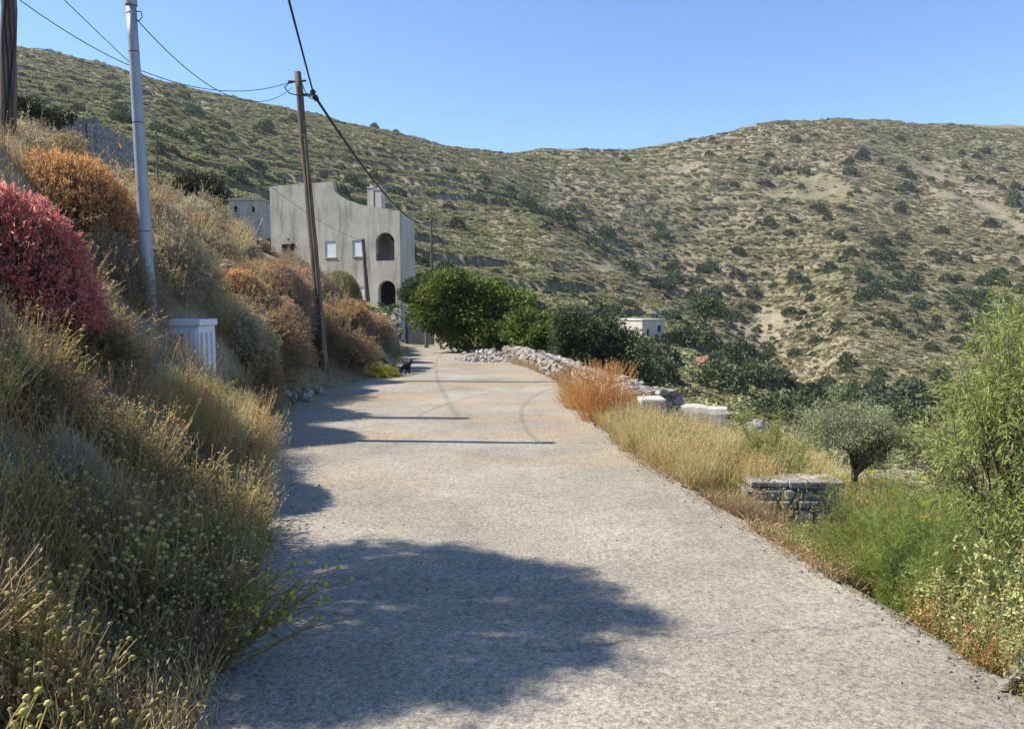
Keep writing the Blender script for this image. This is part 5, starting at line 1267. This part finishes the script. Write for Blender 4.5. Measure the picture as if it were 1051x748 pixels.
# yellow sheet
bm = bmesh.new(); c = P(383, 386, 17.2); bmesh.ops.create_icosphere(bm, subdivisions=5, radius=1)
for v in bm.verts:
    p = v.co.copy(); q = float(fbm(np.array([p.x * 3.1 + 3]), np.array([p.y * 3.1 + p.z * 2.3]), 5, 4)[0]); q2 = abs(float(fbm(np.array([p.x * 6 + p.z * 5]), np.array([p.y * 6 + 3]), 7, 3)[0]))
    v.co = p * (1 + q * 1.0 - q2 * .7); v.co.x *= .42; v.co.y *= .34; v.co.z = max(-.02, v.co.z * .24 + .09)
me = bpy.data.meshes.new('yellow_sheet'); bm.to_mesh(me); bm.free(); me.materials.append(M_yel); at = me.attributes.new('rnd', 'FLOAT', 'POINT'); at.data.foreach_set('value', RS.rand(len(me.vertices)).astype(np.float32))
o = bpy.data.objects.new('plastic_sheet', me); COL.objects.link(o); o.location = (c.x + .22, 16.9, Hs(c.x + .22, 16.9) + .02); tag(o, 'crumpled yellow plastic sheet heaped at the foot of the bank', 'plastic sheet')
bm = bmesh.new(); a = P(383, 361, 17.6); b = P(412, 382.5, 17.6); tube(bm, [Vector((0, 0, 0)), (b - a) * .5 + Vector((0, 0, -.01)), b - a], .018, 8); o = bmobj('black_pipe', bm, M_black); o.location = a; tag(o, 'thin black pipe sticking out of the bank beside the cat', 'pipe')
# dead stump lower right
x0, y0 = px_x(1046, 3.0, 700), 3.0; bm = bmesh.new()
tube(bm, [(.16, .12, -.03), (.10, .07, .05), (.02, .0, .07), (-.05, -.05, .04)], [.05, .045, .04, .018], 9); tube(bm, [(.05, .0, .06), (.02, -.07, .03), (-.02, -.10, .0)], [.022, .014, .008], 7); tube(bm, [(-.03, -.03, .05), (-.09, -.05, .015), (-.12, -.05, .0)], [.018, .012, .006], 7)
for v in bm.verts: v.co += Vector((random.uniform(-1, 1), random.uniform(-1, 1), random.uniform(-1, 1))) * .005
o = bmobj('tree_stump', bm, M_gwood, smooth=False); o.location = (x0, y0, float(zr(3)) + .03); tag(o, 'gnarled grey piece of dead wood at the lower right road edge', 'dead wood')
# red rocks in the gully
for px, d, row, s, lb in ((722, 78, 400, 1.0, 'rust red boulder on the valley side above the terrace'), (703, 50, 404, .55, 'tall narrow pale rock left of the rust red boulder'), (640, 110, 352, 0.9, 'grey rock left of the small far house'), (780, 48, 420, .8, 'dark jagged rock in the gully behind the gold grass')):
    bm = bmesh.new(); bmesh.ops.create_icosphere(bm, subdivisions=3, radius=1)
    for v in bm.verts:
        p = v.co; q = float(fbm(np.array([p.x * 2 + s * 9]), np.array([p.y * 2 + p.z * 2.5]), 3, 4)[0]); v.co = p * (1 + 1.1 * q)
        if 'tall' in lb: v.co.x *= .6; v.co.z *= 1.7
    o = bmobj('rock', bm, M_rust if 'red' in lb and 'tall' not in lb else M_rock); x = px_x(px, d); o.location = (x, d, Hs(x, d) + s * .3); o.scale = (s, s, s * .8); tag(o, lb, 'rock')

# ------------------------------------------------------------------ the cat
def cat(c, rz, s=1.0):
    pts = [((0, 0, .225), .062), ((-.10, 0, .225), .058), ((-.17, 0, .215), .045), ((.09, 0, .22), .055), ((.15, 0, .245), .04), ((.19, 0, .285), .034), ((.225, 0, .315), .042), ((.265, 0, .305), .024), ((.285, 0, .30), .013)]
    E = [(0, 1), (1, 2), (0, 3), (3, 4), (4, 5), (5, 6), (6, 7), (7, 8)]
    def add(p, r, par): pts.append((p, r)); E.append((par, len(pts) - 1)); return len(pts) - 1
    for sy in (-1, 1):
        k = add((.10 + .02 * sy, .04 * sy, .15), .024, 3); k = add((.095 + .03 * sy, .04 * sy, .08), .016, k); k = add((.10 + .035 * sy, .04 * sy, .015), .013, k); add((.125 + .035 * sy, .04 * sy, .010), .012, k)
        k = add((-.13 - .02 * sy, .045 * sy, .155), .034, 2); k = add((-.10 - .03 * sy, .045 * sy, .115), .022, k); k = add((-.17 - .035 * sy, .045 * sy, .065), .013, k); k = add((-.155 - .035 * sy, .045 * sy, .015), .012, k); add((-.125 - .035 * sy, .045 * sy, .010), .012, k)
    k = add((-.22, 0, .20), .016, 2); k = add((-.26, .01, .15), .014, k); k = add((-.285, .02, .10), .012, k); add((-.31, .02, .07), .010, k)
    for sy in (-1, 1): k = add((.215, .026 * sy, .345), .016, 6); add((.212, .032 * sy, .372), .005, k)
    me = bpy.data.meshes.new('cat'); me.from_pydata([p for p, r in pts], E, []); me.update(); me.materials.append(M_fur)
    o = bpy.data.objects.new('cat', me); COL.objects.link(o)
    m = o.modifiers.new('skin', 'SKIN'); m.use_smooth_shade = True
    for i, (p, r) in enumerate(pts): me.skin_vertices[0].data[i].radius = (r, r)
    me.skin_vertices[0].data[0].use_root = True
    sb = o.modifiers.new('sub', 'SUBSURF'); sb.levels = 2; sb.render_levels = 2
    o.location = c; o.rotation_euler = (0, 0, rz); o.scale = (s, s, s)
    tag(o, 'black cat standing on the road beside the bank', 'cat')
    g = G(); g.balls(np.array([[.262, .02, .322], [.262, -.02, .322]]), .006, flat=1); e = g.obj('eyes', M_yel, o)
cat(P(417.5, 386, 17.5) + Vector((0, 0, 0)), math.radians(66), .95)
o = bpy.data.objects['cat']; o.location.z = float(zr(17.5)) + .015

# ------------------------------------------------------------------ air
bm = bmesh.new(); box(bm, (-1600, -1600, -160), (1600, 1600, 175)); hm = bpy.data.materials.new('haze_air'); hm.use_nodes = True; nt = hm.node_tree; nt.nodes.clear()
pv = nt.nodes.new('ShaderNodeVolumePrincipled'); ho = nt.nodes.new('ShaderNodeOutputMaterial'); nt.links.new(pv.outputs[0], ho.inputs['Volume'])
pv.inputs['Density'].default_value = .00016; pv.inputs['Color'].default_value = (.86, .92, 1, 1); pv.inputs['Anisotropy'].default_value = .2
tag(bmobj('haze', bm, hm), kind='stuff')
